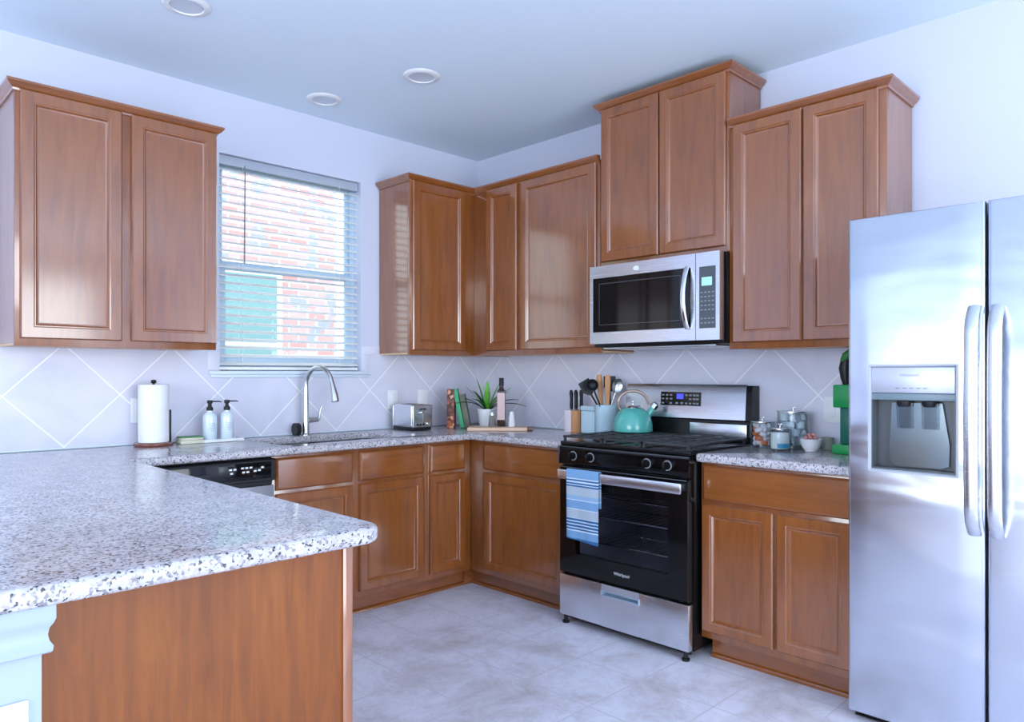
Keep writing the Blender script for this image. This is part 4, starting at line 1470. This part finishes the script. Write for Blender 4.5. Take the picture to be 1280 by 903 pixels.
def ladle(t, L):
    b = NB(); tube(b, [(0, 0, 0), (0, 0, L-0.05)], 0.005, 10); obj('handle', b, BLACKP, t)
    b = NB(); lathe(b, [(0, -0.020), (0.022, -0.016), (0.033, 0.0), (0.035, 0.012), (0.032, 0.012), (0.030, 0.0), (0.018, -0.012), (0, -0.016)], 0, 0, 0, 24)
    o = obj('ladle_bowl', b, BLACKP, t, loc=(0.0, 0, L-0.024), rot=(PI/2.3, 0, 0))
def slot(t, L):
    b = NB(); tube(b, [(0, 0, 0), (0, 0, L-0.09)], 0.004, 10); obj('handle', b, NICKEL, t)
    b = NB(); lathe(b, [(0, -0.010), (0.020, -0.008), (0.031, 0.0), (0.029, 0.002), (0.018, -0.005), (0, -0.007)], 0, 0, 0, 24, sy=1.4)
    obj('spoon_bowl', b, NICKEL, t, loc=(0, 0, L-0.049), rot=(PI/2, 0, 0))
# directions: left in view = (-.7,+.7), right = (.7,-.7)
def top(side, back, z):
    return (cx+0.711*side+0.70*back, cy-0.703*side+0.71*back, z)
uten('spatula', 'black spatula leaning left out of the crock', 'spatula', top(0.040, 0.0, CZ), top(-0.132, 0.0, 1.228), spat)
uten('ladle', 'black ladle leaning left, below the spatula', 'ladle', top(0.02, -0.042, CZ), top(-0.095, -0.048, 1.225), ladle)
uten('wooden_spoon', 'wide tan wooden utensil standing upright, left of the two', 'utensil', top(-0.015, 0.024, CZ), top(-0.038, 0.032, 1.265), wspoon)
uten('wooden_spoon', 'tan wooden utensil standing upright, right of the two', 'utensil', top(0.0, -0.02, CZ), top(0.006, -0.02, 1.262), wspoon)
uten('serving_fork', 'black-handled utensil leaning back behind the wooden ones', 'utensil', top(0.03, 0.02, CZ), top(0.025, 0.05, 1.255), spat)
uten('slotted_spoon', 'grey metal slotted spoon on the right of the crock', 'spoon', top(-0.020, 0.022, CZ), top(0.080, 0.005, 1.245), slot)

# ------------------------------------------------------------------ kettle
kt = thing('kettle', 'teal enamel kettle with an arched handle on the rear left burner', 'kettle', (-0.235, -1.508, 0.9555), math.radians(-45))
b = NB(); lathe(b, [(0, 0), (0.098, 0), (0.105, 0.005), (0.106, 0.018), (0.104, 0.042), (0.096, 0.075), (0.080, 0.105), (0.060, 0.124), (0.045, 0.130), (0, 0.131)], 0, 0, 0, 48); obj('kettle_body', b, TEAL, kt)
b = NB(); lathe(b, [(0, 0.1312), (0.043, 0.1312), (0.044, 0.137), (0.034, 0.143), (0, 0.146)], 0, 0, 0, 32); lathe(b, [(0, 0.146), (0.006, 0.146), (0.005, 0.154), (0.010, 0.160), (0.009, 0.167), (0, 0.169)], 0, 0, 0, 16); obj('lid', b, CHROME, kt)
b = NB(); tube(b, [(0.075, 0, 0.080), (0.098, 0, 0.115), (0.116, 0, 0.138)], [0.020, 0.017, 0.013], 16); sp_ = obj('spout', b, TEAL, kt)
b = NB(); tube(b, [(0.106, 0, 0.128), (0.122, 0, 0.147), (0.128, 0, 0.152)], [0.021, 0.022, 0.012], 16); obj('spout_cap', b, CHROME, sp_)
b = NB()
pts = [(-0.070, 0, 0.120), (-0.080, 0, 0.145)]
for k in range(13):
    t = PI-k/12*PI*0.86
    pts.append((0.080*math.cos(t)+0.0, 0, 0.155+0.066*math.sin(t)))
pts.append((0.088, 0, 0.150))
tube(b, pts, [0.006, 0.006]+[0.0085]*13+[0.006], 12, flat=1.2)
obj('handle', b, plain('kettle_handle', lin(176, 158, 146), 0.3, 0.5), kt)

# ------------------------------------------------------------------ jars
def jar(loc, r, h, label, rot=0):
    t = thing('glass_jar', label, 'jar', loc, rot, group='lidded glass jars by the refrigerator')
    b = NB(); lathe(b, [(0, 0.0), (r-0.002, 0.0), (r, 0.003), (r, h), (r-0.0035, h), (r-0.0035, 0.008), (0, 0.008)], 0, 0, 0, 40); obj('glass_body', b, GLASS, t)
    b = NB(); lathe(b, [(0, h+0.0005), (r+0.002, h+0.0005), (r+0.002, h+0.005), (r*0.7, h+0.007), (0, h+0.008)], 0, 0, 0, 40); ld = obj('lid', b, NICKEL, t)
    b = NB(); lathe(b, [(0, h+0.008), (0.004, h+0.008), (0.004, h+0.020), (0, h+0.020)], 0, 0, 0, 12); box(b, -0.016, 0.016, -0.003, 0.003, h+0.019, h+0.025, 0.002); box(b, -0.004, 0.004, -0.010, 0.010, h+0.019, h+0.026, 0.002); obj('knob', b, NICKEL, ld)
    return t
J1 = (-0.175, -2.214); J2 = (-0.120, -2.340); J3 = (-0.262, -2.342)
jar((J1[0], J1[1], CT+0.0005), 0.055, 0.118, 'lidded glass jar of wrapped sweets, leftmost of the three')
jar((J2[0], J2[1], CT+0.0005), 0.072, 0.168, 'tallest lidded glass jar, holding white coffee pods')
jar((J3[0], J3[1], CT+0.0005), 0.046, 0.096, 'smallest lidded glass jar in front, with white contents and a blue band')
b = NB(); lathe(b, [(0, 0), (0.040, 0), (0.0415, 0.004), (0.0415, 0.074), (0.02, 0.076), (0, 0.077)], 0, 0, 0, 32)
pw = obj('sugar_filling', b, POWDER, loc=(J3[0], J3[1], CT+0.0095)); tag(pw, 'white contents filling the smallest front jar', 'sugar')['kind'] = 'stuff'
b = NB()
import mathutils
a0, a1 = math.radians(190), math.radians(262)
pv = []
for k in range(13):
    a = a0+(a1-a0)*k/12
    pv.append([b.verts.new((J3[0]+rr*math.cos(a), J3[1]+rr*math.sin(a), z)) for rr, z in ((0.0465, CT+0.014), (0.0472, CT+0.014), (0.0472, CT+0.034), (0.0465, CT+0.034))])
for p, q in zip(pv, pv[1:]):
    for i in range(4):
        j = (i+1) % 4
        b.faces.new((p[i], p[j], q[j], q[i]))
b.faces.new(pv[0]); b.faces.new(pv[-1][::-1])
for v in b.verts:
    v.co -= Vector((J3[0], J3[1], CT+0.0005))
jr3 = [o for o in bpy.data.objects if o.name.startswith('glass_jar') and abs(o.location.x-J3[0]) < 1e-4][0]
obj('blue_band', b, BLUEL, jr3)['label'] = 'blue printed band'

def podm():
    b = NB(); lathe(b, [(0, 0), (0.016, 0), (0.017, 0.002), (0.0205, 0.030), (0.023, 0.031), (0.023, 0.033), (0, 0.033)], 0, 0, -0.0165, 24)
    return b
pod = obj('coffee_pod', podm(), PODC)
tag(pod, 'white coffee pod inside the tallest glass jar', 'coffee pod', 'coffee pods in the tallest jar')
spots = []
for lay in range(4):
    for k in range(4):
        a = k*PI/2+lay*0.7
        spots.append((J2[0]+0.037*math.cos(a), J2[1]+0.037*math.sin(a), CT+0.037+lay*0.0345, lay, k))
for i, (x, y, z, lay, k) in enumerate(spots):
    o = pod if i == 0 else pod.copy()
    if i:
        COL.objects.link(o)
    o.location = (x, y, z)
    o.rotation_euler = (random.uniform(0.9, 2.0), 0, random.uniform(0, 6.28)) if (i % 2) else (random.uniform(-0.4, 0.4), 0.3, 0)
    
b = NB(); tube(b, [(-0.018, 0, 0), (-0.013, 0, 0), (-0.012, 0, 0), (0.012, 0, 0), (0.013, 0, 0), (0.018, 0, 0)], [0.011, 0.004, 0.0115, 0.0115, 0.004, 0.011], 12)
sw = obj('wrapped_sweet', b, WRAPC)
tag(sw, 'white wrapped sweet inside the leftmost glass jar', 'sweet', 'white wrapped sweets in the left jar')
mo = sw.data.copy(); mo.materials.clear(); mo.materials.append(ORANGEC)
sp0 = False
first_o = None
i = 0
for lay in range(5):
    for k in range(5):
        a = k*2*PI/5+lay*0.6
        orange = (i % 4 == 3)
        if i == 0:
            o = sw
        else:
            o = sw.copy(); COL.objects.link(o)
        if orange:
            o.data = mo
            o['label'] = 'orange wrapped sweet inside the leftmost glass jar'
            o['group'] = 'orange wrapped sweets in the left jar'
        o.location = (J1[0]+0.029*math.cos(a), J1[1]+0.029*math.sin(a), CT+0.022+lay*0.0205)
        o.rotation_euler = (0, random.uniform(-0.4, 0.4), a+PI/2+random.uniform(-0.3, 0.3))
        i += 1
# bowl
bw = tag(obj('small_bowl', lathe(NB(), [(0, 0), (0.024, 0), (0.026, 0.003), (0.040, 0.025), (0.048, 0.056), (0.045, 0.057), (0.037, 0.028), (0.022, 0.008), (0, 0.007)], 0, 0, 0, 36), CERAM, loc=(-0.215, -2.462, CT+0.0005)), 'small white bowl heaped with pink sweets', 'bowl')
b = NB(); lathe(b, [(0, -0.008), (0.007, -0.005), (0.010, 0), (0.007, 0.005), (0, 0.008)], 0, 0, 0, 12)
pk = obj('pink_sweet', b, PINKC); tag(pk, 'pink round sweet heaped in the small white bowl', 'sweet', 'pink sweets in the bowl')
n = 0
for (rr, cnt, z) in ((0.0, 1, 0.018), (0.020, 6, 0.030), (0.030, 8, 0.047), (0.012, 4, 0.045), (0.022, 6, 0.062), (0.0, 1, 0.062), (0.010, 3, 0.074)):
    for k in range(cnt):
        o = pk if n == 0 else pk.copy()
        if n:
            COL.objects.link(o)
        a = k*2*PI/cnt+z*40
        o.location = (-0.215+rr*math.cos(a), -2.462+rr*math.sin(a), CT+0.001+z)
        o.rotation_euler = (random.random(), random.random(), 0)
        n += 1
cu_ = tag(obj('tumbler', lathe(NB(), [(0, 0), (0.026, 0), (0.030, 0.055), (0.028, 0.055), (0.024, 0.004), (0, 0.004)], 0, 0, 0, 28), plain('grey_green_glaze', lin(150, 158, 146), 0.4), loc=(-0.075, -2.478, CT+0.0005)), 'small grey-green cup behind the white bowl', 'cup')

# green stand beside the refrigerator
gs = thing('juicer_stand', 'green upright stand with a black top beside the refrigerator', 'kitchen tool', (-0.185, -2.615, CT+0.0005), RZ)
b = NB(); box(b, -0.050, 0.050, -0.060, 0.050, 0, 0.042, 0.006); obj('base', b, GREENP, gs)
b = NB(); box(b, -0.030, 0.030, -0.022, 0.022, 0.0425, 0.200, 0.004); obj('column', b, DKGREEN, gs)
b = NB(); box(b, -0.052, 0.052, -0.045, 0.045, 0.2005, 0.300, 0.006); obj('housing', b, GREENP, gs)
b = NB(); tube(b, [(-0.010, 0, 0.3005), (-0.014, 0, 0.33), (-0.016, 0, 0.37), (-0.010, 0, 0.41), (0.004, 0, 0.43)], [0.014, 0.020, 0.026, 0.022, 0.010], 18); obj('top_grip', b, BLACKP, gs)
b = NB(); tube(b, [(-0.022, -0.01, 0.402), (-0.008, -0.012, 0.425), (0.012, -0.01, 0.438), (0.03, 0, 0.440)], [0.012, 0.018, 0.020, 0.010], 14); obj('lever', b, plain('leaf_green_plastic', lin(40, 112, 58), 0.3), gs)
